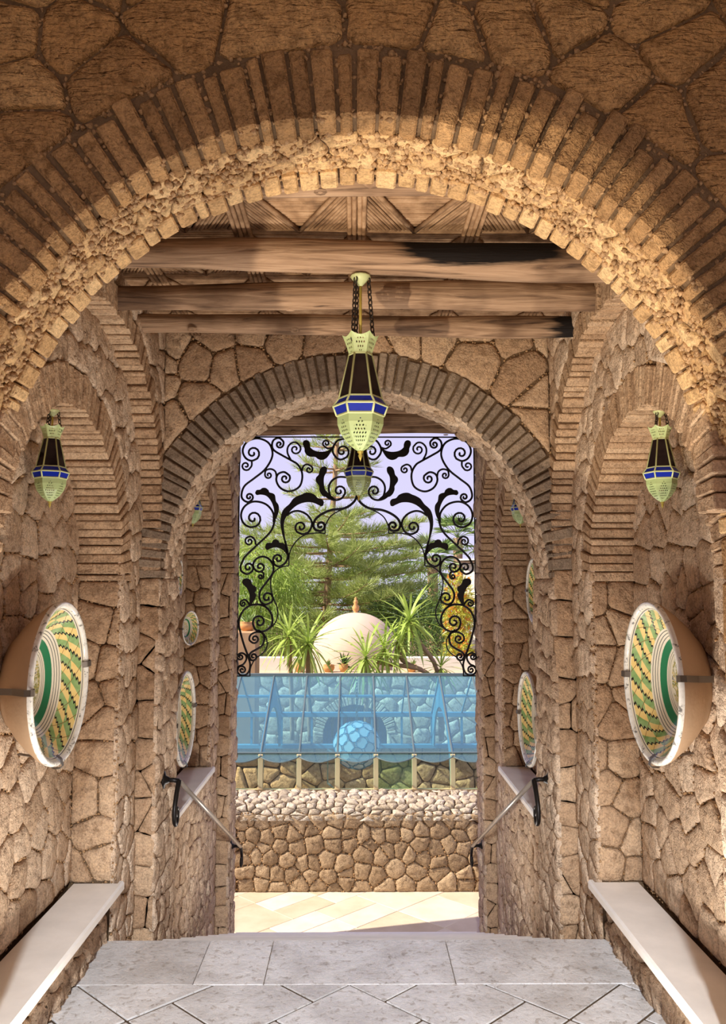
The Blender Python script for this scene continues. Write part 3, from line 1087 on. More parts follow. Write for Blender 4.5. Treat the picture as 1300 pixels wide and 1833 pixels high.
# ------------------------------------------------------------------ in-ground uplights added to brighten the passage
M['lamp_metal'] = plain('brushed_steel', S(150, 150, 150), .35, .5, 1.0)
em = NT('lamp_lens')
e = em.n('Emission')
e.inputs['Color'].default_value = (1, .82, .6, 1)
e.inputs['Strength'].default_value = 3.0
em.link(e.outputs[0], em.out.inputs['Surface'])
M['lamp_lens'] = em.m
def uplight(x, y, z, power, col, size, label, aim=None, spot=None, blend=.1):
    root = tag(empty('added_uplight', (x, y, z)), label, 'lamp', 'added fill uplights')
    m = MB()
    m.lathe([(.0, .004), (.055, .004), (.06, .012), (.075, .012), (.08, .0), (.08, -.03)], 20, 'Z', (x, y, z))
    obj('lamp_ring', m, 'lamp_metal', root, smooth=True)
    m = MB()
    m.lathe([(.0, .009), (.03, .009), (.054, .006)], 20, 'Z', (x, y, z))
    obj('lamp_lens', m, 'lamp_lens', root, smooth=True)
    if spot:
        ld = bpy.data.lights.new('uplight', 'SPOT')
        ld.spot_size = spot
        ld.spot_blend = blend
        ld.shadow_soft_size = size
    else:
        ld = bpy.data.lights.new('uplight', 'AREA')
        ld.shape = 'DISK'
        ld.size = size
    ld.energy = power
    ld.color = col
    lo = bpy.data.objects.new('uplight', ld)
    COL.objects.link(lo)
    lo.parent = root
    lo.location = (0, 0, .03)
    d = Vector(aim) - Vector((x, y, z + .03)) if aim else Vector((0, 0, 1))
    lo.rotation_euler = d.to_track_quat('-Z', 'Y').to_euler()
    return root
uplight(-.62, 2.45, .0, 22, (1, .95, .88), .25, 'added round fill lamp set in the tiles under the near arch, bowl side left')
uplight(.62, 2.45, .0, 22, (1, .95, .88), .25, 'added round fill lamp set in the tiles under the near arch, bowl side right')
uplight(0, 5.2, -RISE * 4, 20, (1, .95, .88), .25, 'added round fill lamp set in a middle tread of the stairs')
# unseen warm spotlight added beside the viewpoint; its cone edge shapes the lit band
SPX = (-1.0, .15, .22)
sp_root = tag(empty('added_spotlight', (SPX[0], SPX[1], 0)), 'unseen spotlight added beside the viewpoint to light the near arch', 'lamp')
m = MB(); m.tube([(SPX[0], SPX[1], 0), (SPX[0], SPX[1], .14)], .02, 8)
obj('post', m, 'lamp_metal', sp_root)
m = MB(); m.lathe([(.0, -.12), (.05, -.12), (.065, -.02), (.07, .0), (.06, .0), (.05, -.03), (.0, -.03)], 18, 'Y', (SPX[0], SPX[1] - .02, SPX[2]))
obj('lamp_head', m, 'lamp_metal', sp_root, smooth=True)
ld = bpy.data.lights.new('spot', 'SPOT')
ld.energy = 400
ld.color = (1, .86, .66)
ld.spot_size = 2 * math.radians(13.1)
ld.spot_blend = .04
ld.shadow_soft_size = .02
lo = bpy.data.objects.new('spot', ld)
COL.objects.link(lo)
lo.parent = sp_root
lo.location = (0, .02, SPX[2] + .01)
lo.rotation_euler = (Vector((0, A1F, 1.72)) - Vector(SPX)).to_track_quat('-Z', 'Y').to_euler()
# unseen daylight-white floodlight added behind the viewpoint to brighten floor and benches
PX = (.0, -2.45, 3.0)
pr = tag(empty('added_flood_post', (PX[0], PX[1], -.015)), 'unseen floodlight post added behind the viewpoint to brighten the floor', 'lamp')
m = MB(); m.tube([(PX[0], PX[1], -.015), (PX[0], PX[1], 1.5), (PX[0], PX[1], PX[2])], [.04, .03, .025], 10)
obj('post', m, 'lamp_metal', pr, smooth=True)
m = MB(); m.lathe([(.0, -.10), (.09, -.08), (.15, .0), (.13, .0), (.08, -.05), (.0, -.06)], 18, 'Y', (PX[0], PX[1] + .16, PX[2] - .02))
obj('lamp_head', m, 'lamp_metal', pr, smooth=True)
ld = bpy.data.lights.new('flood', 'SPOT')
ld.energy = 1900
ld.color = (.90, .95, 1.0)
ld.spot_size = 2 * math.radians(14)
ld.spot_blend = .5
ld.shadow_soft_size = .12
lo = bpy.data.objects.new('flood', ld)
COL.objects.link(lo)
lo.parent = pr
lo.location = (0, .20, PX[2] - .02)
lo.rotation_euler = (Vector((0, 3.15, .05)) - Vector((PX[0], PX[1] + .2, PX[2]))).to_track_quat('-Z', 'Y').to_euler()
# ------------------------------------------------------------------ hanging lanterns
def perforated(name, col, N, K, width, vc, vh):
    t = NT(name)
    uv = t.n('UVMap')
    sep = t.n('SeparateXYZ')
    t.link(uv.outputs[0], sep.inputs[0])
    u, v = sep.outputs[0], sep.outputs[1]
    vv = t.math('MULTIPLY', v, K)
    row = t.math('FLOOR', vv)
    sh = t.math('MULTIPLY', t.math('MODULO', row, 2.0), .5)
    fu = t.math('SUBTRACT', t.math('FRACT', t.math('ADD', t.math('MULTIPLY', u, N), sh)), .5)
    fv = t.math('SUBTRACT', t.math('FRACT', vv), .5)
    d = t.math('SQRT', t.math('ADD', t.math('MULTIPLY', fu, fu), t.math('MULTIPLY', fv, fv)))
    hole = t.math('LESS_THAN', d, .27)
    au = t.math('ABSOLUTE', t.math('SUBTRACT', u, .5))
    av = t.math('DIVIDE', t.math('ABSOLUTE', t.math('SUBTRACT', v, vc)), vh)
    mask = t.math('LESS_THAN', au, t.math('MULTIPLY', t.math('SUBTRACT', 1.0, t.math('MULTIPLY', av, av)), width))
    alpha = t.math('SUBTRACT', 1.0, t.math('MULTIPLY', hole, mask))
    vv_, r = t.coords()
    c = t.mix(t.noise(vv_, 8, 3), col, S(178, 190, 126))
    t.bsdf(c, .38, None, .45, 0.0, alpha)
    return t.m
M['lan_metal'] = plain('pale_green_enamel', S(196, 202, 146), .4, .45, var=.08)
M['lan_bowl'] = perforated('perforated_enamel', S(170, 192, 138), 7, 10, .36, .42, .44)
M['lan_crown'] = perforated('perforated_crown', S(190, 206, 152), 6, 5, .30, .45, .42)
def glass(name, col, mixf, rough=.08, body=None):
    t = NT(name)
    tr = t.n('BsdfTransparent')
    tr.inputs[0].default_value = col
    b = t.n('BsdfPrincipled')
    b.inputs['Base Color'].default_value = body or col
    b.inputs['Roughness'].default_value = rough
    b.inputs['Specular IOR Level'].default_value = .5
    mx = t.n('MixShader')
    mx.inputs[0].default_value = mixf
    t.link(tr.outputs[0], mx.inputs[1])
    t.link(b.outputs[0], mx.inputs[2])
    t.link(mx.outputs[0], t.out.inputs['Surface'])
    return t.m
M['amber_glass'] = glass('smoked_amethyst_glass', (.16, .10, .10, 1), .35, .08, (.05, .03, .03, 1))
M['blue_glass'] = glass('cobalt_glass', (.05, .10, .75, 1), .55, .08, (.02, .05, .55, 1))
M['chain_iron'] = plain('dark_iron_chain', S(52, 44, 38), .5, .4, .6)
M['brass'] = plain('aged_brass', S(196, 176, 84), .4, .5, .3, var=.1)

def hexring(r, z):
    return [(r * math.cos(PI / 3 * k), r * math.sin(PI / 3 * k), z) for k in range(6)]
def hexstrip(prof, uvs=True, scallop=0.0, sub=1):
    m = MB()
    m.uv = []
    z0, z1 = prof[0][1], prof[-1][1]
    for k in range(6):
        for i in range(len(prof) - 1):
            for s in range(sub):
                q = []
                uu = []
                for (pi, t) in ((i, s / sub), (i, (s + 1) / sub), (i + 1, (s + 1) / sub), (i + 1, s / sub)):
                    r, z = prof[pi]
                    a = Vector((r * math.cos(PI / 3 * k), r * math.sin(PI / 3 * k), z))
                    b = Vector((r * math.cos(PI / 3 * (k + 1)), r * math.sin(PI / 3 * (k + 1)), z))
                    p = a.lerp(b, t)
                    if scallop and pi == 0:
                        p.z -= scallop * abs(math.sin(PI * t)) * .9
                        p *= 1.0
                    q.append(p)
                    uu.append((t, (z - z1) / (z0 - z1)))
                base = len(m.v)
                m.v.extend([tuple(p) for p in q])
                m.f.append((base, base + 1, base + 2, base + 3))
                m.uv.extend(uu)
    return m
def chain_mb(p0, p1, link, wire=.0024):
    p0, p1 = Vector(p0), Vector(p1)
    L = (p1 - p0).length
    n = max(2, int(L / (link * .72)))
    d = (p1 - p0) / L
    m = MB()
    sd = d.orthogonal().normalized()
    for i in range(n):
        c = p0 + d * (L * (i + .5) / n)
        s = sd if i % 2 else d.cross(sd)
        pth = []
        for k in range(10):
            a = 2 * PI * k / 10
            pth.append(c + d * (link / 2) * math.cos(a) + s * (link * .28) * math.sin(a))
        m.tube(pth, wire, 5, closed=True)
    return m
def make_lantern(label, drop, k=1.0):
    """origin at the ceiling plate; drop = length of the chains"""
    root = tag(empty('lantern'), label, 'lantern', 'pierced metal hanging lanterns')
    z = -drop
    def part(n, m, mat, par=root, sm=False):
        m.v = [(p[0] * k, p[1] * k, p[2] * k) for p in m.v]
        return obj(n, m, mat, par, local=True, smooth=sm)
    m = MB()
    m.lathe([(.0, .0), (.034, .0), (.036, -.006), (.022, -.022), (.010, -.034), (.004, -.040)], 12)
    part('ceiling_plate', m, 'lan_metal', sm=True)
    m = MB()
    m.tube([(0, 0, -.03), (0, 0, z - .05)], .0055, 8)
    part('stem_rod', m, 'brass', sm=True)
    for a in (PI / 2 + .4, PI / 2 + .4 + 2 * PI / 3, PI / 2 + .4 + 4 * PI / 3):
        part('chain', chain_mb((.028 * math.cos(a), .028 * math.sin(a), -.012), (.045 * math.cos(a), .045 * math.sin(a), z - .03), .026), 'chain_iron', sm=True)
    part('crown', hexstrip([(.064, z), (.055, z - .022), (.046, z - .048), (.039, z - .071)], scallop=.014, sub=6), 'lan_crown')
    zg0, zg1, zb, zc, zd = z - .071, z - .225, z - .252, z - .285, z - .405
    prof = [(.039, zg0), (.074, zg1), (.094, zb), (.081, zc)]
    for k6 in range(6):
        for i, (nm, mt) in enumerate((('glass_pane', 'amber_glass'), ('blue_pane', 'blue_glass'), ('blue_pane', 'blue_glass'))):
            (r0, a0), (r1, a1) = prof[i], prof[i + 1]
            h0, h1 = hexring(r0 * .985, a0), hexring(r1 * .985, a1)
            q = [Vector(h0[k6]), Vector(h0[(k6 + 1) % 6]), Vector(h1[(k6 + 1) % 6]), Vector(h1[k6])]
            n = (q[1] - q[0]).cross(q[3] - q[0]).normalized() * .0012
            m = MB()
            m.hexa([p - n for p in q] + [p + n for p in q])
            part(nm, m, mt)
    for k6 in range(6):
        m = MB()
        m.tube([hexring(r, h)[k6] for r, h in prof], .0042, 5)
        part('frame_bar', m, 'lan_metal', sm=True)
    for (r, h) in prof:
        m = MB()
        m.tube(hexring(r, h), .0042, 5, closed=True)
        part('frame_ring', m, 'lan_metal')
    part('bowl', hexstrip([(.080, zc), (.079, zc - .03), (.068, zc - .062), (.047, zc - .092), (.024, zc - .112), (.009, zc - .122)]), 'lan_bowl')
    m = MB()
    m.lathe([(.009, zc - .119), (.011, zc - .126), (.005, zc - .132), (.008, zc - .138), (.003, zc - .150), (.0, zc - .158)], 10)
    part('finial', m, 'brass', sm=True)
    m = MB()
    m.lathe([(.0, zg1 + .03), (.010, zg1 + .035), (.016, zg1 + .055), (.012, zg1 + .075), (.009, zg1 + .10), (.009, zg0)], 10)
    part('bulb', m, 'bulb_glass', sm=True)
    return root
M['bulb_glass'] = plain('unlit_bulb', S(120, 116, 110), .2, .5)

L1 = make_lantern('large green lantern with cobalt band hanging from the charred beam', .212)
L1.location = (.012, 2.845, 2.592)
L2 = copy_tree(L1)
L2['label'] = 'green lantern hanging over the stairs, seen below the big lantern tip'
L2.location = (.012, 5.335, 2.70)
LS = make_lantern('pale green lantern with black panes in the niche above the bowl, left of the picture', .085, .70)
LS.location = (-1.135, 3.09, 2.167)
LS.rotation_euler = (0, 0, .35)
for loc, rz, lab in (((1.135, 3.09, 2.167), -.2, 'pale green lantern with black panes in the niche above the bowl, right of the picture'),
                     ((-1.075, B2C + .04, 2.255), .4, 'small green lantern peeping from the stairway niche on the left'),
                     ((1.075, B2C + .04, 2.255), -.4, 'small green lantern peeping from the stairway niche on the right')):
    c = copy_tree(LS)
    c['label'] = lab
    c.location = loc
    c.rotation_euler = (0, 0, rz)

# ------------------------------------------------------------------ painted ceramic bowls on the niche walls
t = NT('painted_maiolica')
tc = t.n('TexCoord')
sep = t.n('SeparateXYZ')
t.link(tc.outputs['Object'], sep.inputs[0])
y, z = sep.outputs[1], sep.outputs[2]
rr = t.math('DIVIDE', t.math('SQRT', t.math('ADD', t.math('MULTIPLY', y, y), t.math('MULTIPLY', z, z))), .292)
ang = t.math('DIVIDE', t.math('ARCTAN2', z, y), 2 * PI)
band = lambda a, b: t.math('MULTIPLY', t.math('GREATER_THAN', rr, a), t.math('LESS_THAN', rr, b))
wob = t.math('MULTIPLY', t.math('SINE', t.math('MULTIPLY', rr, 190.0)), .07)
q = t.math('ADD', t.math('MULTIPLY', ang, 17.0), t.math('MULTIPLY', rr, 5.5))
q2 = t.math('SUBTRACT', t.math('MULTIPLY', ang, 17.0), t.math('MULTIPLY', rr, 5.5))
cream = S(232, 222, 200)
col = t.mix(t.noise(tc.outputs['Object'], 9, 3), cream, S(216, 206, 182))
hlf = t.math('GREATER_THAN', rr, .775)
chk = t.math('MODULO', t.math('ADD', t.math('FLOOR', t.math('MULTIPLY', t.math('ADD', q, 40.0), 2.0)), hlf), 2.0)
soft = t.noise(tc.outputs['Object'], 34, 2, .5)
rim_pat = t.mix(chk, t.mix(soft, S(238, 216, 150), S(228, 188, 104)), t.mix(soft, S(176, 196, 138), S(92, 138, 66)))
zz = t.math('LESS_THAN', t.math('ABSOLUTE', t.math('SUBTRACT', t.math('FRACT', t.math('ADD', q, wob)), .5)), .060)
th = t.math('LESS_THAN', t.math('ABSOLUTE', t.math('SUBTRACT', t.math('FRACT', q2), .5)), .020)
rim_pat = t.mix(th, rim_pat, S(132, 84, 44))
rim_pat = t.mix(zz, rim_pat, S(34, 36, 34))
col = t.mix(band(.66, .89), col, rim_pat)
rings = t.math('GREATER_THAN', t.math('SINE', t.math('MULTIPLY', rr, 210.0)), .62)
col = t.mix(t.math('MULTIPLY', rings, t.math('ADD', band(.55, .655), t.math('ADD', band(.37, .455), band(.895, .935)))), col, S(104, 100, 92))
col = t.mix(band(.46, .545), col, S(38, 118, 78))
mot = t.noise(tc.outputs['Object'], 26, 3, .6, 1.5)
mc = t.ramp(mot, [(.40, cream), (.46, S(110, 120, 50)), (.54, S(214, 186, 110)), (.6, cream), (.66, S(50, 50, 56)), (.70, cream)])
col = t.mix(t.math('LESS_THAN', rr, .35), col, mc)
t.bsdf(col, .16, t.bump(t.noise(tc.outputs['Object'], 30, 2), .04, .005), .6)
M['maiolica'] = t.m
M['terracotta'] = plain('bare_clay', S(196, 166, 134), .8, .2, var=.06, bump=.1)
M['clip_metal'] = plain('plate_clip_steel', S(120, 112, 104), .4, .5, .8)
t = NT('glazed_rim')
v, r = t.coords()
c = t.ramp(t.noise(v, 40, 4, .7), [(.36, S(120, 116, 110)), (.44, S(226, 220, 208)), (.7, S(240, 236, 228))])
t.bsdf(c, .15, None, .6)
M['glazed_rim'] = t.m
def make_bowl(label):
    root = tag(empty('painted_bowl'), label, 'bowl', 'painted ceramic bowls on the walls')
    m = MB()
    inner = [(.0, -.122), (.060, -.122), (.100, -.120), (.135, -.112), (.175, -.085), (.215, -.055), (.250, -.026), (.270, -.008)]
    m.lathe(inner, 48, 'X')
    obj('painted_inside', m, 'maiolica', root, local=True, smooth=True)
    m = MB()
    m.lathe([(.270, -.008), (.276, .002), (.286, .004), (.292, -.002), (.291, -.014)], 48, 'X')
    obj('rim', m, 'glazed_rim', root, local=True, smooth=True)
    m = MB()
    m.lathe([(.291, -.014), (.284, -.030), (.250, -.075), (.210, -.118), (.170, -.150), (.165, -.158), (.0, -.158)], 48, 'X')
    obj('clay_outside', m, 'terracotta', root, local=True, smooth=True)
    for a in (.15, PI + .0, -PI / 2):
        ca, sa = math.cos(a), math.sin(a)
        m = MB()
        w = .011
        pr = [(.255, -.012), (.268, .004), (.290, .010), (.300, .002), (.300, -.020), (.262, -.075), (.250, -.150)]
        vs, fs = [], []
        for (r_, x_) in pr:
            for s in (-w, w):
                for d in (0, .003):
                    r2 = r_ + d
                    vs.append((x_ + d * .5, r2 * ca - s * sa, r2 * sa + s * ca))
        for i in range(len(pr) - 1):
            b, n = i * 4, i * 4 + 4
            fs += [(b, b + 2, n + 2, n), (b + 1, n + 1, n + 3, b + 3), (b, n, n + 1, b + 1), (b + 2, b + 3, n + 3, n + 2)]
        m.add(vs, fs)
        obj('plate_clip', m, 'clip_metal', root, local=True)
    return root
BW = make_bowl('large painted bowl with a zigzag border on the near niche wall, left of the picture')
BW.location = (-1.062, 3.07, 1.165)
bowls = [((1.062, 3.07, 1.165), PI, 1.0, 'large painted bowl with a zigzag border on the near niche wall, right of the picture'),
         ((-1.062, 5.32, .685), 0, 1.0, 'painted bowl leaning over the stairway ledge, left of the stairs'),
         ((1.062, 5.32, .68), PI, 1.0, 'painted bowl over the stairway ledge, right of the stairs'),
         ((1.105, 5.28, 1.475), PI, .70, 'smaller painted bowl above the other bowl, right of the stairs'),
         ((-1.07, 5.46, 1.235), -.28, .38, 'small green and white dish facing the stairs, left niche wall'),
         ((-1.155, 5.17, 1.235), 0, .40, 'small grey dish half hidden by the second arch, left niche wall'),
         ((-1.16, 5.55, 1.56), .10, .40, 'grey-rimmed dish highest on the left stairway niche wall')]
for loc, rz, s, lab in bowls:
    c = copy_tree(BW)
    c['label'] = lab
    c.location = loc
    c.rotation_euler = (0, 0, rz)
    c.scale = (s, s, s)

# ------------------------------------------------------------------ handrails
M['iron'] = plain('black_wrought_iron', S(38, 34, 32), .42, .5, .7, var=.1)
M['steel_bar'] = plain('worn_steel_bar', S(170, 160, 148), .35, .5, .6, var=.1)
def crom(pts, n=8):
    out = []
    P = [Vector(p) for p in pts]
    for i in range(len(P) - 1):
        a, b, c, d = P[max(i - 1, 0)], P[i], P[i + 1], P[min(i + 2, len(P) - 1)]
        for k in range(n):
            t = k / n
            out.append(.5 * ((2 * b) + (c - a) * t + (2 * a - 5 * b + 4 * c - d) * t * t + (3 * b - a - 3 * c + d) * t ** 3))
    out.append(P[-1])
    return out
for sg, nm in ((-1, 'left'), (1, 'right')):
    x = sg * .872
    A, B = (x, 4.215, .557), (x, 6.50, -.450)
    root = tag(empty('handrail', (x, 4.2, .4)), 'thin iron handrail sloping down the %s stair wall with a scroll end' % nm, 'handrail', 'stair handrails')
    m = MB()
    m.tube([A, B], .0125, 8)
    obj('rail_bar', m, 'steel_bar', root, smooth=True)
    for (q, dy, dz) in ((A, -1, -1), (B, 1, -.6)):
        y, z = q[1], q[2]
        m = MB()
        m.tube([(sg * .949, y, z + .004), (sg * .90, y, z + .004), (x, y, z)], .011, 8)
        obj('bracket', m, 'iron', root, smooth=True)
        m = MB()
        m.lathe([(.0, .0), (.045, .0), (.043, .006), (.022, .012), (.013, .03), (.0, .03)], 16, 'X', (0, 0, 0))
        m.v = [(sg * (.949 - p[0]), y + p[1] * .75, z + .004 + p[2]) for p in m.v]
        obj('wall_plate', m, 'iron', root, smooth=True)
        k = 1.0 if dy < 0 else .75
        pts = [(0, 0), (.055, -.055), (.092, -.115), (.090, -.170), (.055, -.195), (.022, -.175), (.018, -.135), (.045, -.118), (.060, -.140), (.045, -.158)]
        pth = crom([(x, y + dy * a * k, z + b * k * (1 if dy < 0 else 1.05)) for a, b in pts], 5)
        m = MB()
        m.tube(pth, [.0125 - .006 * i / len(pth) for i in range(len(pth))], 8)
        obj('scroll_end', m, 'iron', root, smooth=True)

# ------------------------------------------------------------------ wrought-iron grille at the stair end
GY = 6.66
def gpt(cx, cy, page):
    px = 420 + .16923 * cx
    py = (770 if page == 1 else 980) + .16923 * cy
    return ((px - 639.5) * .00443, 2.695 - (py - 783) * .00447)
def scroll_path(pts, page, s0=None, s1=None):
    def spiral(c, p_prev, p):
        """points from p inwards round c, turning the way prev -> p does"""
        a0 = math.atan2(p_prev[1] - c[1], p_prev[0] - c[0])
        a1 = math.atan2(p[1] - c[1], p[0] - c[0])
        d = (a1 - a0 + PI) % (2 * PI) - PI
        sgn = 1 if d > 0 else -1
        r = math.hypot(p[0] - c[0], p[1] - c[1])
        out = []
        N = 16
        for k in range(1, N + 1):
            t = k / N
            out.append((c[0] + r * (1 - .88 * t) * math.cos(a1 + sgn * t * 1.25 * 2 * PI), c[1] + r * (1 - .88 * t) * math.sin(a1 + sgn * t * 1.25 * 2 * PI)))
        return out
    P = list(pts)
    body = [(p.x, p.y) for p in crom([(a, b, 0) for a, b in P], 5)]
    if s1:
        body = body + spiral(s1, P[-2], P[-1])
    if s0:
        body = list(reversed(spiral(s0, P[1], P[0]))) + body
    return [gpt(a, b, page) for a, b in body]
SCR = [  # page, thickness, points, start spiral centre, end spiral centre
 (1, 1, [(185, 742), (140, 772), (85, 745), (68, 690), (100, 600), (200, 520), (310, 430), (380, 320), (392, 230), (345, 135), (230, 92), (120, 130), (75, 220), (105, 300), (170, 332), (232, 308)], (150, 717), (182, 250)),
 (1, .9, [(172, 332), (172, 385), (140, 428)], None, (112, 385)),
 (1, 1, [(508, 165), (508, 125), (460, 88), (405, 110), (388, 165), (410, 220), (500, 275), (600, 330), (665, 372), (708, 450), (712, 530), (685, 605), (620, 648), (550, 655), (475, 615), (437, 540), (455, 475), (520, 452), (578, 490)], (467, 155), (530, 520)),
 (1, .9, [(590, 320), (555, 250), (558, 185), (600, 140), (650, 138), (692, 180)], None, (637, 207)),
 (1, .9, [(710, 440), (725, 390), (765, 370), (812, 392)], None, (785, 425)),
 (1, .9, [(440, 520), (428, 450), (380, 420), (325, 435), (315, 482)], None, (355, 484)),
 (1, 1, [(1230, 96), (1160, 96), (1090, 115), (1045, 180), (1040, 240), (1080, 300), (1130, 318), (1190, 290)], None, (1140, 232)),
 (1, .9, [(1035, 190), (985, 200), (935, 165)], None, (970, 145)),
 (1, 1, [(960, 700), (1010, 735), (1075, 750), (1135, 730), (1170, 680)], None, (1110, 655)),
 (1, 1, [(1035, 742), (1008, 690), (998, 610), (1030, 545), (1100, 505), (1190, 508)], None, None),
 (1, 1, [(412, 985), (408, 890), (350, 810), (270, 772), (180, 770), (100, 820), (66, 905), (90, 990), (160, 1035), (225, 1028)], None, (195, 945)),
 (1, 1, [(425, 960), (400, 1050), (350, 1120), (250, 1215), (120, 1340), (90, 1391), (68, 1451), (80, 1501), (140, 1529), (190, 1501)], None, (150, 1461)),
 (1, 1, [(550, 915), (610, 875), (680, 866), (760, 900), (812, 965), (815, 1030), (780, 1090), (720, 1110), (660, 1085)], None, (703, 1035)),
 (1, 1.2, [(1300, 690), (1275, 755), (1220, 808), (1150, 840), (1030, 855), (930, 895), (860, 950), (835, 1015), (860, 1065), (910, 1078)], None, (910, 1022)),
 (1, .6, [(1210, 825), (1100, 868), (1020, 920), (975, 990), (960, 1045), (960, 1103)], None, None),
 (1, .6, [(960, 1103), (890, 1097), (780, 1108), (690, 1150), (620, 1230), (585, 1310), (578, 1380), (577, 1441)], None, None),
 (1, .9, [(225, 1222), (215, 1170), (170, 1135), (125, 1150)], None, (157, 1185)),
 (2, .6, [(577, 202), (500, 214), (430, 260), (392, 330), (386, 400), (400, 480), (430, 570), (462, 650), (460, 740), (420, 820), (350, 872), (300, 890)], None, None),
 (2, 1, [(535, -60), (562, 40), (565, 110), (540, 170), (480, 207), (430, 190), (410, 140)], None, (463, 130)),
 (2, 1, [(240, 258), (205, 220), (205, 170), (240, 125), (300, 105), (360, 125), (405, 180), (415, 250), (390, 310), (330, 390), (280, 460), (268, 520), (290, 580), (340, 605), (400, 580)], (272, 212), (352, 535)),
 (2, .9, [(270, 262), (308, 275), (312, 315)], None, (282, 312)),
 (2, .9, [(165, 612), (150, 580), (115, 555), (75, 572)], None, (100, 595)),
 (2, 1, [(170, 1165), (120, 1040), (85, 930), (60, 830), (62, 750), (100, 670), (160, 622), (220, 605), (300, 612), (370, 660), (408, 740), (400, 820), (350, 870), (290, 885), (230, 860), (205, 800), (215, 750)], None, (272, 785)),
 (2, 1, [(260, 870), (305, 900), (325, 950), (310, 1020), (260, 1060), (190, 1100), (170, 1140), (190, 1178)], None, (213, 1142)),
 (2, .9, [(300, 895), (240, 890), (182, 920), (170, 970), (205, 1002)], None, (225, 960)),
 (2, .6, [(310, 895), (352, 970), (350, 1050), (310, 1110), (240, 1160), (195, 1230), (180, 1290), (180, 1345)], None, None),
 (2, .9, [(45, 1150), (60, 1118), (95, 1106), (132, 1128), (140, 1170), (110, 1220), (62, 1245), (45, 1285)], (78, 1145), None),
 (2, .9, [(160, 1150), (180, 1220), (170, 1290), (130, 1332), (80, 1330), (45, 1290), (70, 1245), (110, 1245)], None, (98, 1280)),
]
LEAF = [
 (1, [(718, 160), (722, 125), (750, 110), (780, 122), (795, 155), (800, 190), (850, 225), (930, 235), (1000, 215), (1045, 170), (1020, 235), (975, 300), (925, 322), (880, 312), (850, 290), (800, 288), (760, 270), (738, 235), (735, 200)]),
 (1, [(978, 410), (960, 392), (925, 398), (900, 430), (888, 480), (862, 510), (858, 545), (880, 580), (895, 605), (895, 640), (912, 680), (945, 712), (1000, 722), (1080, 752), (1010, 690), (960, 640), (945, 570), (948, 500), (975, 450)]),
 (1, [(212, 675), (228, 645), (265, 640), (290, 622), (325, 622), (355, 645), (365, 668), (400, 678), (425, 700), (435, 760), (462, 800), (468, 850), (455, 910), (430, 965), (405, 1010), (418, 900), (408, 820), (375, 750), (330, 705), (270, 692), (230, 697)]),
 (1, [(938, 808), (945, 770), (925, 740), (880, 728), (850, 695), (800, 674), (750, 672), (710, 690), (670, 705), (620, 735), (580, 790), (540, 825), (510, 860), (490, 920), (485, 1010), (505, 1110), (530, 1200), (560, 1340), (545, 1200), (528, 1100), (522, 1000), (545, 930), (590, 865), (660, 805), (740, 775), (820, 775), (880, 798), (915, 815)]),
 (1, [(325, 1250), (335, 1212), (365, 1200), (395, 1200), (410, 1172), (440, 1165), (468, 1180), (478, 1198), (520, 1205), (545, 1240), (560, 1300), (566, 1345), (540, 1305), (490, 1262), (430, 1250), (380, 1262), (345, 1278)]),
 (2, [(86, 370), (98, 342), (140, 332), (175, 350), (188, 385), (205, 405), (232, 420), (236, 455), (222, 480), (238, 505), (222, 550), (190, 600), (165, 615), (168, 530), (155, 470), (125, 420), (95, 395)]),
]
grille = tag(empty('iron_grille', (0, GY, .80)), 'black wrought-iron scroll grille filling the upper part of the stair end opening', 'grille')
for mir in (1, -1):
    for (pg, th, pts, s0, s1) in SCR:
        m = MB()
        pth = [(mir * a, GY, b) for a, b in scroll_path(pts, pg, s0, s1)]
        m.tube(pth, .0085 * th, 6, flat=(0, 1, 0))
        obj('scroll', m, 'iron', grille, smooth=True)
    for (pg, pts) in LEAF:
        pl = [gpt(a, b, pg) for a, b in pts]
        pl = [(p.x, p.y) for p in crom([(a, b, 0) for a, b in pl + [pl[0]]], 3)][:-1]
        n = len(pl)
        m = MB()
        # hammered leaf: rim and a raised spine strip
        vs = [(mir * a, GY - .004, b) for a, b in pl] + [(mir * a, GY + .004, b) for a, b in pl]
        fs = [tuple(range(n)), tuple(range(2 * n - 1, n - 1, -1))] + [(i, (i + 1) % n, n + (i + 1) % n, n + i) for i in range(n)]
        m.add(vs, fs)
        obj('iron_leaf', m, 'iron', grille)
    m = MB()
    m.tube([(mir * .940, GY, .795), (mir * .940, GY, 2.695)], .007, 4)
    obj('frame_bar', m, 'iron', grille)
    m = MB()
    m.tube([(mir * .940, GY, .80), (mir * .838, GY, .80)], .006, 4)
    obj('foot_bar', m, 'iron', grille)
m = MB()
m.tube([(-.945, GY, 2.695), (.945, GY, 2.695)], .007, 4)
obj('frame_bar', m, 'iron', grille)
# ------------------------------------------------------------------ glass pavilion beyond the parapet
def tint_glass(name, trans, body, k, gloss):
    t = NT(name)
    tr = t.n('BsdfTransparent'); tr.inputs[0].default_value = trans
    df = t.n('BsdfDiffuse'); df.inputs[0].default_value = body
    tl = t.n('BsdfTranslucent'); tl.inputs[0].default_value = body
    ad = t.n('MixShader'); ad.inputs[0].default_value = .5
    t.link(df.outputs[0], ad.inputs[1]); t.link(tl.outputs[0], ad.inputs[2])
    mx = t.n('MixShader'); mx.inputs[0].default_value = k
    t.link(tr.outputs[0], mx.inputs[1]); t.link(ad.outputs[0], mx.inputs[2])
    gl = t.n('BsdfGlossy'); gl.inputs[0].default_value = (1, 1, 1, 1); gl.inputs[1].default_value = .03
    m2 = t.n('MixShader'); m2.inputs[0].default_value = gloss
    t.link(mx.outputs[0], m2.inputs[1]); t.link(gl.outputs[0], m2.inputs[2])
    t.link(m2.outputs[0], t.out.inputs['Surface'])
    return t.m
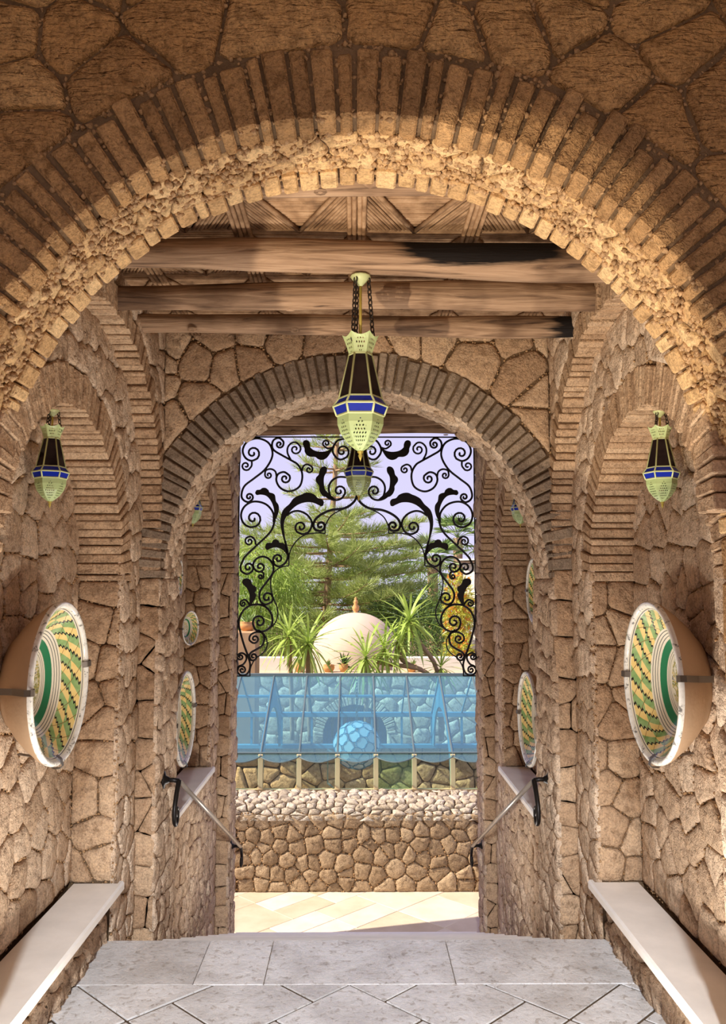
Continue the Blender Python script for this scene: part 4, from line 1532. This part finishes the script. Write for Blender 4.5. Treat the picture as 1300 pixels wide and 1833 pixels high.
M['blue_roof'] = tint_glass('blue_tinted_roof_glass', (.70, .91, .97, 1), (.50, .82, .96, 1), .11, .04)
M['blue_far'] = tint_glass('pale_blue_roof_glass', (.86, .94, .97, 1), (.5, .7, .85, 1), .05, .02)
M['clear_pane'] = tint_glass('clear_window_glass', (.94, .94, .86, 1), (.8, .8, .7, 1), .03, .03)
M['green_pane'] = tint_glass('greenish_window_glass', (.72, .84, .66, 1), (.6, .75, .55, 1), .10, .03)
M['roof_bar'] = plain('grey_green_metal', S(110, 124, 122), .4, .5, .4)
M['tan_frame'] = plain('sand_painted_frame', S(222, 196, 148), .6, .3, var=.04)
M['blue_frame'] = plain('petrol_blue_steel', S(84, 146, 168), .5, .4)
pav = tag(empty('glass_pavilion', (0, 8.6, -.56)), 'blue tinted glass roof with scalloped panes on a sand coloured frame', 'pavilion')
EV, RD, FE = (8.60, -.21), (9.95, .445), (11.0, -.147)
ribs = [-1.741, -1.354, -.967, -.58, -.1935, .1935, .58, .967, 1.354, 1.741]
sl = Vector((0, EV[0] - RD[0], EV[1] - RD[1])).normalized()
nn = Vector((0, -sl.z, sl.y))
if nn.z < 0:
    nn = -nn
for i in range(len(ribs) - 1):
    a, b = ribs[i] + .004, ribs[i + 1] - .004
    N = 8
    m = MB()
    top = [Vector((a, RD[0], RD[1])), Vector((b, RD[0], RD[1]))]
    bot = []
    for k in range(N + 1):
        t = k / N
        e = .012 + .085 * (1 - (2 * t - 1) ** 2)
        bot.append(Vector((a + (b - a) * t, EV[0], EV[1])) + sl * e)
    pl = [top[0]] + bot + [top[1]]
    n = len(pl)
    vs = [p for p in pl] + [p + nn * .008 for p in pl]
    m.add(vs, [tuple(range(n - 1, -1, -1)), tuple(range(n, 2 * n))] + [(j, (j + 1) % n, n + (j + 1) % n, n + j) for j in range(n)])
    obj('roof_pane', m, 'blue_roof', pav)
    m = MB()
    m.tube([p + nn * .004 for p in bot], .006, 5)
    obj('scallop_edge', m, 'roof_bar', pav)
    m = MB()
    q = [Vector((a, RD[0], RD[1])), Vector((b, RD[0], RD[1])), Vector((b, FE[0], FE[1])), Vector((a, FE[0], FE[1]))]
    m.hexa(q + [p + Vector((0, .003, .006)) for p in q])
    obj('rear_pane', m, 'blue_far', pav)
    # window band below the eaves
    m = MB()
    m.box(a + .012, b - .012, 8.632, 8.638, -.535, -.20)
    obj('window_pane', m, 'green_pane' if i in (5,) else 'clear_pane', pav)
    m = MB()
    m.box(a + .012, b - .012, 10.995, 11.0, -.53, -.15)
    obj('rear_window_pane', m, 'blue_far', pav)
for x in ribs:
    m = MB()
    m.tube([Vector((x, RD[0], RD[1])) + nn * .006, Vector((x, EV[0], EV[1])) + nn * .006 + sl * .01], .011, 6)
    obj('rafter', m, 'roof_bar', pav)
    m = MB()
    m.tube([(x, RD[0], RD[1]), (x, FE[0], FE[1])], .012, 4)
    obj('rear_rafter', m, 'blue_frame', pav)
    m = MB()
    m.bbox(x - .024, x + .024, 8.60, 8.66, -.55, -.19, .003)
    obj('mullion', m, 'tan_frame', pav)
    m = MB()
    m.box(x - .014, x + .014, 10.98, 11.02, -.56, -.14)
    obj('rear_post', m, 'blue_frame', pav)
def bar(name, y0, y1, z0, z1, mat):
    m = MB()
    m.bbox(-1.76, 1.76, y0, y1, z0, z1, .003)
    obj(name, m, mat, pav)
bar('ridge_bar', RD[0] - .02, RD[0] + .02, RD[1] - .01, RD[1] + .03, 'roof_bar')
bar('sill_rail', 8.59, 8.67, -.575, -.535, 'tan_frame')
bar('head_rail', 8.62, 8.65, -.185, -.172, 'roof_bar')
bar('purlin', 10.46, 10.50, .125, .155, 'blue_frame')
bar('rear_eave_beam', 10.97, 11.03, -.19, -.13, 'blue_frame')
bar('rear_sill_beam', 10.96, 11.04, -.585, -.535, 'blue_frame')
# arched gable braces inside
for x in (-.98, .98):
    out = [(8.72, -.18), (9.93, .41), (10.95, -.17), (10.95, -.53), (10.80, -.53)]
    arc = [(9.84 + .92 * math.cos(PI * k / 14), -.53 + .62 * math.sin(PI * k / 14)) for k in range(1, 14)]
    m = MB()
    m.prism(out + arc + [(8.92, -.53), (8.72, -.53)], lambda u, v, w, x=x: (x + w, u, v), -.01, .01)
    obj('gable_brace', m, 'blue_frame', pav)
# half-open casement
m = MB()
for (p, q) in (((-.235, 8.64, -.53), (-.30, 8.86, -.53)), ((-.30, 8.86, -.53), (-.30, 8.86, -.19)), ((-.235, 8.64, -.19), (-.30, 8.86, -.19))):
    m.tube([p, q], .010, 4)
obj('open_casement', m, 'roof_bar', pav)

# ------------------------------------------------------------------ disc globe lamp
M['capiz'] = tint_glass('capiz_shell', (.85, .95, 1, 1), (.94, .97, .96, 1), .9, .06)
gl = tag(empty('globe_lamp', (0, 9.9, -.34)), 'globe lamp made of pale round shell discs hanging under the glass roof', 'lamp')
N, RG = 64, .262
for i in range(N):
    zf = 1 - 2 * (i + .5) / N
    rr_ = math.sqrt(1 - zf * zf)
    a = i * PI * (3 - math.sqrt(5))
    d = Vector((rr_ * math.cos(a), rr_ * math.sin(a), zf))
    tx = d.orthogonal().normalized()
    ty = d.cross(tx)
    c = Vector((0, 9.9, -.34)) + d * RG
    rd = .066
    m = MB()
    m.add([c + (tx * math.cos(k * PI / 7) + ty * math.sin(k * PI / 7)) * rd for k in range(14)] + [c + d * .004 + (tx * math.cos(k * PI / 7) + ty * math.sin(k * PI / 7)) * rd for k in range(14)],
          [tuple(range(13, -1, -1)), tuple(range(14, 28))])
    o = obj('shell_disc', m, 'capiz', gl)
    m = MB()
    m.tube([c + d * .003 + (tx * math.cos(k * PI / 7) + ty * math.sin(k * PI / 7)) * rd for k in range(14)], .0055, 4, closed=True)
    obj('disc_ring', m, 'blue_frame', o)
m = MB()
m.v = []
m.v = []
k = chain_mb((0, 9.9, -.08), (0, 9.9, .44), .05, .004)
obj('chain', k, 'roof_bar', gl)

# ------------------------------------------------------------------ walls beyond: retaining wall, far wall with a blue gate
m = MB()
m.box(-4, 4, 11.06, 11.3, -2.05, -.60)
rw = tag(obj('wall_retaining', m, 'mortar'), 'brown rubble wall seen through the clear window band', 'wall', kind='structure')
fr_ = lambda u, v, w: (u, 11.06 - w, v)
cells = voronoi(sites_rows(-2.0, 2.0, -1.6, -.60, .26, .21, .48), -2.0, 2.0, -1.6, -.60, .014)
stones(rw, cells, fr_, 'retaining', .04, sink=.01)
FY = 14.0
m = MB()
arch_backing(m, lambda a, z, w: (a, w, z), -6, 6, -2.0, .04, -.03, -.99, .53, FY + .02, FY + .28, 30)
m.box(-6, 6, FY + .02, FY + .45, .0, .05)
m.box(-.9, .9, FY + .40, FY + .42, -2.0, .0)
M['pale_mortar'] = plain('pale_mortar', S(196, 176, 144), .9, .05, var=.1)
bw = tag(obj('wall_garden', m, 'pale_mortar'), 'pale rubble wall with a blue arched gate behind the glass roof', 'wall', kind='structure')
fg = lambda u, v, w: (u, FY + .02 - w, v)
st = keep_outside(sites_rows(-2.6, 2.6, -1.6, .04, .27, .22, .45), -.03, -.99, .53, .68, .02)
cells = voronoi(st, -2.6, 2.6, -1.6, .04, .014, arch_limits(-.03, -.99, .53, .69))
stones(bw, cells, fg, 'pale_wall', .035, sink=.01)
voussoirs(bw, -.03, -.99, .53, .68, 36, lambda a, z, w: (a, w, z), FY + .2, FY - .01, 'pale_wall', gap=.014)
M['gate_blue'] = plain('deep_blue_paint', S(24, 84, 150), .5, .4)
gate = tag(empty('blue_gate', (-.03, FY + .3, -2.0)), 'deep blue openwork gate in the far stone arch', 'gate')
m = MB()
pth = [(-.03 + .50 * math.cos(PI * k / 24), FY + .31, -.99 + .50 * math.sin(PI * k / 24)) for k in range(25)]
m.tube([(.47, FY + .31, -1.98)] + pth + [(-.53, FY + .31, -1.98)], .045, 4)
obj('gate_frame', m, 'gate_blue', gate)
for k in range(9):
    x = -.03 + (k - 4) * .108
    h = -.99 + math.sqrt(max(.01, .48 ** 2 - (x + .03) ** 2))
    m = MB()
    m.bbox(x - .030, x + .030, FY + .30, FY + .33, -1.98, h, .006)
    obj('gate_board', m, 'gate_blue', gate)
for zz in (-1.05, -1.5):
    m = MB()
    m.bbox(-.5, .44, FY + .29, FY + .34, zz - .06, zz, .005)
    obj('gate_rail', m, 'gate_blue', gate)
M['whitewash'] = plain('whitewashed_plaster', S(232, 222, 204), .85, .1, var=.04)
M['dome_plaster'] = plain('cream_plaster', S(208, 184, 158), .85, .1, var=.03)
m = MB()
m.bbox(-3.2, -.72, FY + .45, FY + .65, .0, .27, .01)
tag(obj('wall_white_low', m, 'whitewash'), 'low whitewashed wall left of the dome', 'wall', kind='structure')
m = MB()
m.bbox(.62, 3.2, FY + .45, FY + .65, .0, .27, .01)
tag(obj('wall_white_low', m, 'whitewash'), 'low whitewashed wall right of the dome', 'wall', kind='structure')
# dome
dm = tag(empty('dome', (-.02, 15.36, -.5)), 'cream plastered dome with a small clay finial', 'dome')
m = MB()
m.lathe([(.80, -.5), (.80, .20)] + [(.795 * math.cos(a), .22 + .78 * math.sin(a)) for a in [k * PI / 2 / 14 for k in range(15)]], 48, 'Z', (-.02, 15.36, 0))
m.v = [(p[0], p[1], p[2]) for p in m.v]
obj('dome_shell', m, 'dome_plaster', dm, smooth=True)
M['clay'] = plain('orange_clay', S(216, 160, 100), .7, .2, var=.08)
m = MB()
m.lathe([(.05, .985), (.035, 1.01), (.06, 1.05), (.065, 1.10), (.03, 1.15), (.045, 1.18), (.035, 1.22), (.02, 1.235), (.028, 1.255), (.0, 1.285)], 14, 'Z', (-.02, 15.36, 0))
obj('finial', m, 'clay', dm, smooth=True)
# pier and house
m = MB()
m.bbox(-2.4, -1.42, 12.0, 12.4, -2.0, .845, .02)
M['sand_plaster'] = plain('sand_plaster', S(190, 152, 110), .9, .1, var=.08)
tag(obj('garden_pier', m, 'sand_plaster'), 'sandy plaster pier at the left with a potted aloe on top', 'pier')
hs = tag(empty('white_house', (3.6, 20, -2)), 'white house wall with a cornice at the right edge of the view', 'house')
m = MB()
m.hexa([(2.55, 20.0, -2), (5.5, 18.2, -2), (6.5, 22, -2), (3.3, 23, -2), (2.55, 20.0, 1.95), (5.5, 18.2, 1.95), (6.5, 22, 1.95), (3.3, 23, 1.95)])
obj('house_wall', m, 'whitewash', hs)
for k in range(3):
    e = .05 + .05 * k
    m = MB()
    m.hexa([(2.55 - e, 20.0 - e, 1.95 + .06 * k), (5.5, 18.2 - e, 1.95 + .06 * k), (6.5, 22, 1.95 + .06 * k), (3.3, 23, 1.95 + .06 * k), (2.55 - e, 20.0 - e, 1.99 + .06 * k), (5.5, 18.2 - e, 1.99 + .06 * k), (6.5, 22, 1.99 + .06 * k), (3.3, 23, 1.99 + .06 * k)])
    obj('cornice', m, 'terracotta' if k == 1 else 'whitewash', hs)

# ------------------------------------------------------------------ garden plants
def leaf_mat(name, c1, c2, c3):
    t = NT(name)
    v, r = t.coords()
    n = t.noise(v, 1.7, 3, .6)
    geo = t.n('NewGeometry')
    f = t.math('ADD', t.math('MULTIPLY', n, .6), t.math('MULTIPLY', geo.outputs['Random Per Island'], .45))
    c = t.ramp(f, [(.25, c1), (.52, c2), (.85, c3)])
    df = t.n('BsdfDiffuse'); tl = t.n('BsdfTranslucent')
    t.link(c, df.inputs[0]); t.link(c, tl.inputs[0])
    mx = t.n('MixShader'); mx.inputs[0].default_value = .35
    t.link(df.outputs[0], mx.inputs[1]); t.link(tl.outputs[0], mx.inputs[2])
    gs = t.n('BsdfGlossy'); gs.inputs[1].default_value = .45
    m2 = t.n('MixShader'); m2.inputs[0].default_value = .04
    t.link(mx.outputs[0], m2.inputs[1]); t.link(gs.outputs[0], m2.inputs[2])
    t.link(m2.outputs[0], t.out.inputs['Surface'])
    return t.m
M['pine_green'] = leaf_mat('pine_needles', S(120, 138, 70), S(170, 184, 98), S(208, 214, 138))
M['pepper_green'] = leaf_mat('willowy_leaves', S(108, 140, 48), S(160, 188, 72), S(204, 220, 116))
M['dark_green'] = leaf_mat('dark_leaves', S(56, 82, 44), S(92, 120, 56), S(140, 164, 80))
M['palm_green'] = leaf_mat('palm_fronds', S(86, 116, 60), S(132, 158, 84), S(176, 196, 112))
M['yucca_green'] = leaf_mat('yucca_leaves', S(120, 148, 56), S(170, 192, 84), S(214, 222, 132))
M['bloom'] = leaf_mat('orange_blossom', S(214, 120, 40), S(236, 160, 60), S(240, 196, 90))
M['bloom_leaf'] = leaf_mat('yellow_green_leaves', S(150, 160, 50), S(196, 200, 74), S(226, 216, 110))
M['bark'] = plain('grey_brown_bark', S(170, 140, 108), .9, .1, var=.15, bump=.6, bscale=30)
G = random.Random(5)
def rvec():
    while True:
        v = Vector((G.uniform(-1, 1), G.uniform(-1, 1), G.uniform(-1, 1)))
        if .05 < v.length < 1:
            return v
def blade(m, p, d, L, w, bend=0.0, segs=1, side=None):
    d = d.normalized()
    s = side or d.cross(rvec()).normalized()
    b = len(m.v)
    pts = []
    for i in range(segs + 1):
        t = i / segs
        c = p + d * L * t + Vector((0, 0, -bend * L * t * t))
        ww = w * (.55 + 1.3 * t * (1 - t) * 1.4) * (1 if i < segs else .15)
        pts += [c - s * ww / 2, c + s * ww / 2]
    m.v.extend([tuple(q) for q in pts])
    for i in range(segs):
        m.f.append((b + 2 * i, b + 2 * i + 1, b + 2 * i + 3, b + 2 * i + 2))
def bush(name, label, cat, blobs, n, L, w, mat, droop=0.0, group=None, trunk=None, second=None):
    """blobs: list of (centre, radii)"""
    c0 = blobs[0][0]
    base = (c0[0], c0[1], -2.0)
    root = tag(empty(name, base), label, cat, group)
    m = MB()
    m2 = MB()
    tot = sum(b[1][0] * b[1][2] for b in blobs)
    for (c, r) in blobs:
        k = int(n * r[0] * r[2] / tot)
        for i in range(k):
            v = rvec().normalized() * (G.random() ** .45)
            p = Vector((c[0] + v.x * r[0], c[1] + v.y * r[1], c[2] + v.z * r[2]))
            d = (v + rvec() * .8 + Vector((0, 0, -droop))).normalized()
            if second and G.random() < second[1]:
                for q in range(5):
                    blade(m2, p + rvec() * .05, rvec(), L * .8, w * 1.6)
            else:
                blade(m, p, d, L * G.uniform(.6, 1.3), w)
    tag(obj('foliage', m, mat, root), kind='stuff')
    if m2.v:
        tag(obj('blossom', m2, second[0], root), kind='stuff')
    for tr in (trunk or [[(c0[0], c0[1], -2.0), (c0[0], c0[1], c0[2])]]):
        tm_ = MB()
        tm_.tube(tr[:], [.09 - .05 * i / max(1, len(tr) - 1) for i in range(len(tr))], 7)
        obj('stem', tm_, 'bark', root, smooth=True)
    return root

# tall layered pine
def pine(x0, x1, y, z0, z1):
    root = tag(empty('norfolk_pine', (x0, y, -2.0)), 'tall pine with tiers of level feathery branches behind the dome', 'tree')
    m = MB()
    lean = lambda z: x0 + (x1 - x0) * (z - z0) / (z1 - z0)
    zs = [-2 + i * .9 for i in range(11)]
    m.tube([(lean(z), y, z) for z in zs], [max(.03, .125 - .0095 * (z + 2)) for z in zs], 9)
    obj('trunk', m, 'bark', root, smooth=True)
    z = .55
    while z < 7.0:
        t = (z - .5) / 7.0
        Lb = 3.0 * (1 - t) ** .8 + .35
        hi = z > 3.1
        if hi:
            Lb *= .62
        nb = 5 if hi else 7
        off = G.uniform(0, 6)
        for k in range(nb):
            a = off + 2 * PI * k / nb + G.uniform(-.15, .15)
            d = Vector((math.cos(a), math.sin(a), 0))
            L = Lb * G.uniform(.8, 1.1)
            b0 = Vector((lean(z), y, z + G.uniform(-.08, .08)))
            pth = [b0 + d * L * s + Vector((0, 0, L * (-.02 * s + .17 * s * s) - .05 * L * s)) for s in (0, .25, .5, .75, 1)]
            bm_ = MB()
            bm_.tube(pth, [.030, .024, .018, .012, .006], 5)
            br = obj('branch', bm_, 'bark', root, smooth=True)
            sd = d.cross(Vector((0, 0, 1)))
            nm_ = MB()
            nsp = int((6 if hi else 11) * L) + (3 if hi else 6)
            for i in range(nsp):
                s = .22 + .78 * (i + .5) / nsp
                j = min(3, int(s * 4))
                f = s * 4 - j
                p = pth[j].lerp(pth[j + 1], f)
                for sg in (-1, 1):
                    dd = (d * .65 + sd * sg * G.uniform(.6, 1.0) + Vector((0, 0, G.uniform(-.25, .8)))).normalized()
                    ll = (.55 - .28 * s) * G.uniform(.7, 1.15) * (.55 + .45 * min(1, L / 2))
                    ns = 15
                    for q in range(ns):
                        pp_ = p + dd * ll * (q + .5) / ns
                        nd = (dd * .8 + rvec() * .75 + Vector((0, 0, .35)))
                        blade(nm_, pp_, nd, .23 * G.uniform(.7, 1.2), .028)
            tag(obj('needles', nm_, 'pine_green', br), kind='stuff')
        z += (.55 if hi else .36) * G.uniform(.8, 1.2) + .03 * z
    return root
pine(-.80, -.52, 22, .8, 5.3)

bush('pepper_tree', 'light green willowy tree behind the grille at the left', 'tree', [((-2.15, 18, 1.75), (.85, .6, .85)), ((-1.75, 18, 1.0), (.75, .6, .95)), ((-2.6, 18, .7), (.85, .6, 1.3)), ((-1.35, 18.2, 1.55), (.4, .5, .5)), ((-1.2, 18, .5), (.5, .5, .6))], 7500, .20, .034, 'pepper_green', droop=1.1)
bush('dark_shrub', 'dark evergreen shrub low between the pepper tree and the dome', 'shrub', [((-1.5, 21, .1), (.9, .6, .75)), ((-2.4, 20, .3), (.6, .6, .7))], 2600, .16, .05, 'dark_green')
bush('dark_shrub', 'dark evergreen shrub right of the dome behind the yuccas', 'shrub', [((1.5, 19, .2), (.8, .6, .8)), ((1.9, 20, .9), (.6, .6, .7)), ((.9, 20, .7), (.7, .5, .6))], 3600, .16, .05, 'dark_green')
bush('hedge_tree', 'mid green tree crown behind the pine trunk', 'tree', [((.2, 30, 1.6), (1.8, 1, 1.3)), ((2.2, 30, 1.2), (1.6, 1, 1.4)), ((-.8, 30, .6), (1.6, 1, 1.2))], 5200, .24, .06, 'palm_green')
bush('flowering_vine', 'orange flowering vine against the white house at the right', 'shrub', [((2.15, 18, .95), (.33, .4, .9)), ((2.10, 17.5, .0), (.34, .3, .55)), ((2.4, 18.5, 1.0), (.22, .3, .3))], 2600, .12, .06, 'bloom_leaf', second=('bloom', .06))

def palm(x, y, z, L, n, label, fan=False):
    root = tag(empty('palm_tree', (x, y, -2.0)), label, 'palm', 'garden palms')
    m = MB()
    N = 14
    m.tube([(x, y, -2 + (z + 2) * i / N) for i in range(N + 1)], [.16 + .02 * (i % 2) for i in range(N + 1)], 8)
    obj('trunk', m, 'bark', root)
    for k in range(n):
        a = 2 * PI * k / n * 2.4 + G.uniform(-.2, .2)
        el = G.uniform(-.5, 1.15)
        d = Vector((math.cos(a) * math.cos(el), math.sin(a) * math.cos(el), math.sin(el)))
        m = MB()
        pth = [Vector((x, y, z)) + d * L * s + Vector((0, 0, -.42 * L * s * s)) for s in (0, .2, .4, .6, .8, 1)]
        m.tube(pth if not fan else pth[:4], .012, 4)
        if fan:
            c = pth[3]
            sd = d.cross(Vector((0, 0, 1))).normalized()
            for q in range(17):
                b = -1.4 + 2.8 * q / 16
                blade(m, c, d * math.cos(b) + sd * math.sin(b), L * .5, .05, .25, 2)
        else:
            sd = d.cross(Vector((0, 0, 1)))
            sd = sd.normalized() if sd.length > .01 else Vector((1, 0, 0))
            for i in range(26):
                s = .12 + .88 * i / 26
                j = min(4, int(s * 5))
                p = pth[j].lerp(pth[j + 1], s * 5 - j)
                tn = (pth[j + 1] - pth[j]).normalized()
                for sg in (-1, 1):
                    blade(m, p, tn * .6 + sd * sg + Vector((0, 0, -.15)), L * .30 * (1 - .5 * s), .035, .25, 2)
        obj('frond', m, 'palm_green', root)
    return root
palm(2.35, 26, 2.3, 1.25, 22, 'fan palm with a round crown against the sky at the right', True)
palm(3.5, 29, 3.1, 1.2, 20, 'taller fan palm partly behind the white house', True)
palm(1.15, 21, .75, 1.5, 22, 'feather palm with arching dark fronds right of the pine')

# yuccas: every sword leaf is an object sharing one mesh
lm = MB()
blade(lm, Vector((0, 0, 0)), Vector((1, 0, 0)), .66, .042, .34, 5, Vector((0, 1, 0)))
me = bpy.data.meshes.new('sword_leaf')
me.from_pydata(lm.v, [], lm.f)
me.materials.append(M['yucca_green'])
def yucca(heads, label, s=1.0):
    b = heads[0][0]
    root = tag(empty('yucca', (b[0][0], b[0][1], b[0][2])), label, 'yucca', 'yuccas on the garden wall')
    base = Vector(b[0])
    for (pth, n, k) in heads:
        m = MB()
        m.tube(crom(pth, 4), .035 * s, 7)
        obj('stem', m, 'bark', root, smooth=True)
        top = Vector(pth[-1])
        n = int(n * 1.5)
        for i in range(n):
            el = 1.3 - 2.3 * (i / n) ** .9
            a = i * 2.39996 + G.uniform(-.15, .15)
            o = bpy.data.objects.new('leaf', me)
            COL.objects.link(o)
            o.parent = root
            o.location = top - base + Vector((0, 0, .05 * (1 - i / n)))
            o.rotation_euler = (G.uniform(-.3, .3), -el, a)
            q = s * k * G.uniform(.8, 1.15)
            o.scale = (q, q * 1.0, q)
yucca([([(-1.0, 13.3, -.9), (-1.02, 13.2, 0), (-1.046, 13, .70)], 30, .85)], 'upright yucca furthest left in front of the white wall')
yucca([([(-.72, 13.2, -.9), (-.75, 13.1, 0), (-.746, 12.9, .58)], 36, .95)], 'yucca with drooping leaves just left of the dome')
yucca([([(.15, 13.0, -.9), (.14, 12.8, 0), (.133, 12.6, .40)], 34, .9)], 'broad yucca in front of the dome base')
yucca([([(1.25, 13.1, .0), (.95, 13.05, .22), (.30, 13.0, .33), (.42, 13, .50)], 34, .8), ([(1.0, 13.1, .2), (.7, 13.05, .35), (.62, 13, .62)], 28, .75)], 'yucca with two heads and a bare crooked stem right of the dome')
yucca([([(1.30, 13.2, -.9), (1.25, 13.1, .15), (.98, 13.0, .60), (.81, 13, .92)], 38, .95)], 'tall leaning yucca at the right of the dome')
yucca([([(1.33, 13.3, -.9), (1.30, 13.1, .20)], 30, .7)], 'low yucca under the flowering vine')
# pots on the garden wall
def pot(x, y, z, r, h, label, n, mat, L):
    root = tag(empty('plant_pot', (x, y, z)), label, 'pot', 'clay pots on the garden walls')
    m = MB()
    m.lathe([(.0, .0), (r * .62, .0), (r * .95, h * .45), (r, h * .7), (r * .86, h * .92), (r * .95, h), (r * .80, h), (r * .7, h * .85), (0, h * .85)], 16, 'Z', (x, y, z))
    obj('clay_pot', m, 'clay', root, smooth=True)
    m = MB()
    for i in range(n):
        d = rvec() + Vector((0, 0, .8))
        blade(m, Vector((x, y, z + h * .85)), d, L * G.uniform(.6, 1.1), .03, .1, 2)
    obj('plant', m, mat, root)
pot(-1.58, 12.2, .845, .12, .13, 'clay pot with an aloe on the sandy pier', 22, 'palm_green', .22)
pot(-.47, FY + .2, .05, .10, .12, 'clay pot with a small succulent left of the dome base', 12, 'palm_green', .14)
pot(-.22, FY + .2, .05, .08, .14, 'clay pot with a wispy grey plant near the dome base', 26, 'dark_green', .24)
pot(-.95, FY + .2, .05, .10, .15, 'clay pot half hidden by the drooping yucca', 10, 'yucca_green', .2)
pot(.92, FY + .2, .05, .09, .12, 'clay pot behind the crooked yucca stem', 10, 'palm_green', .14)
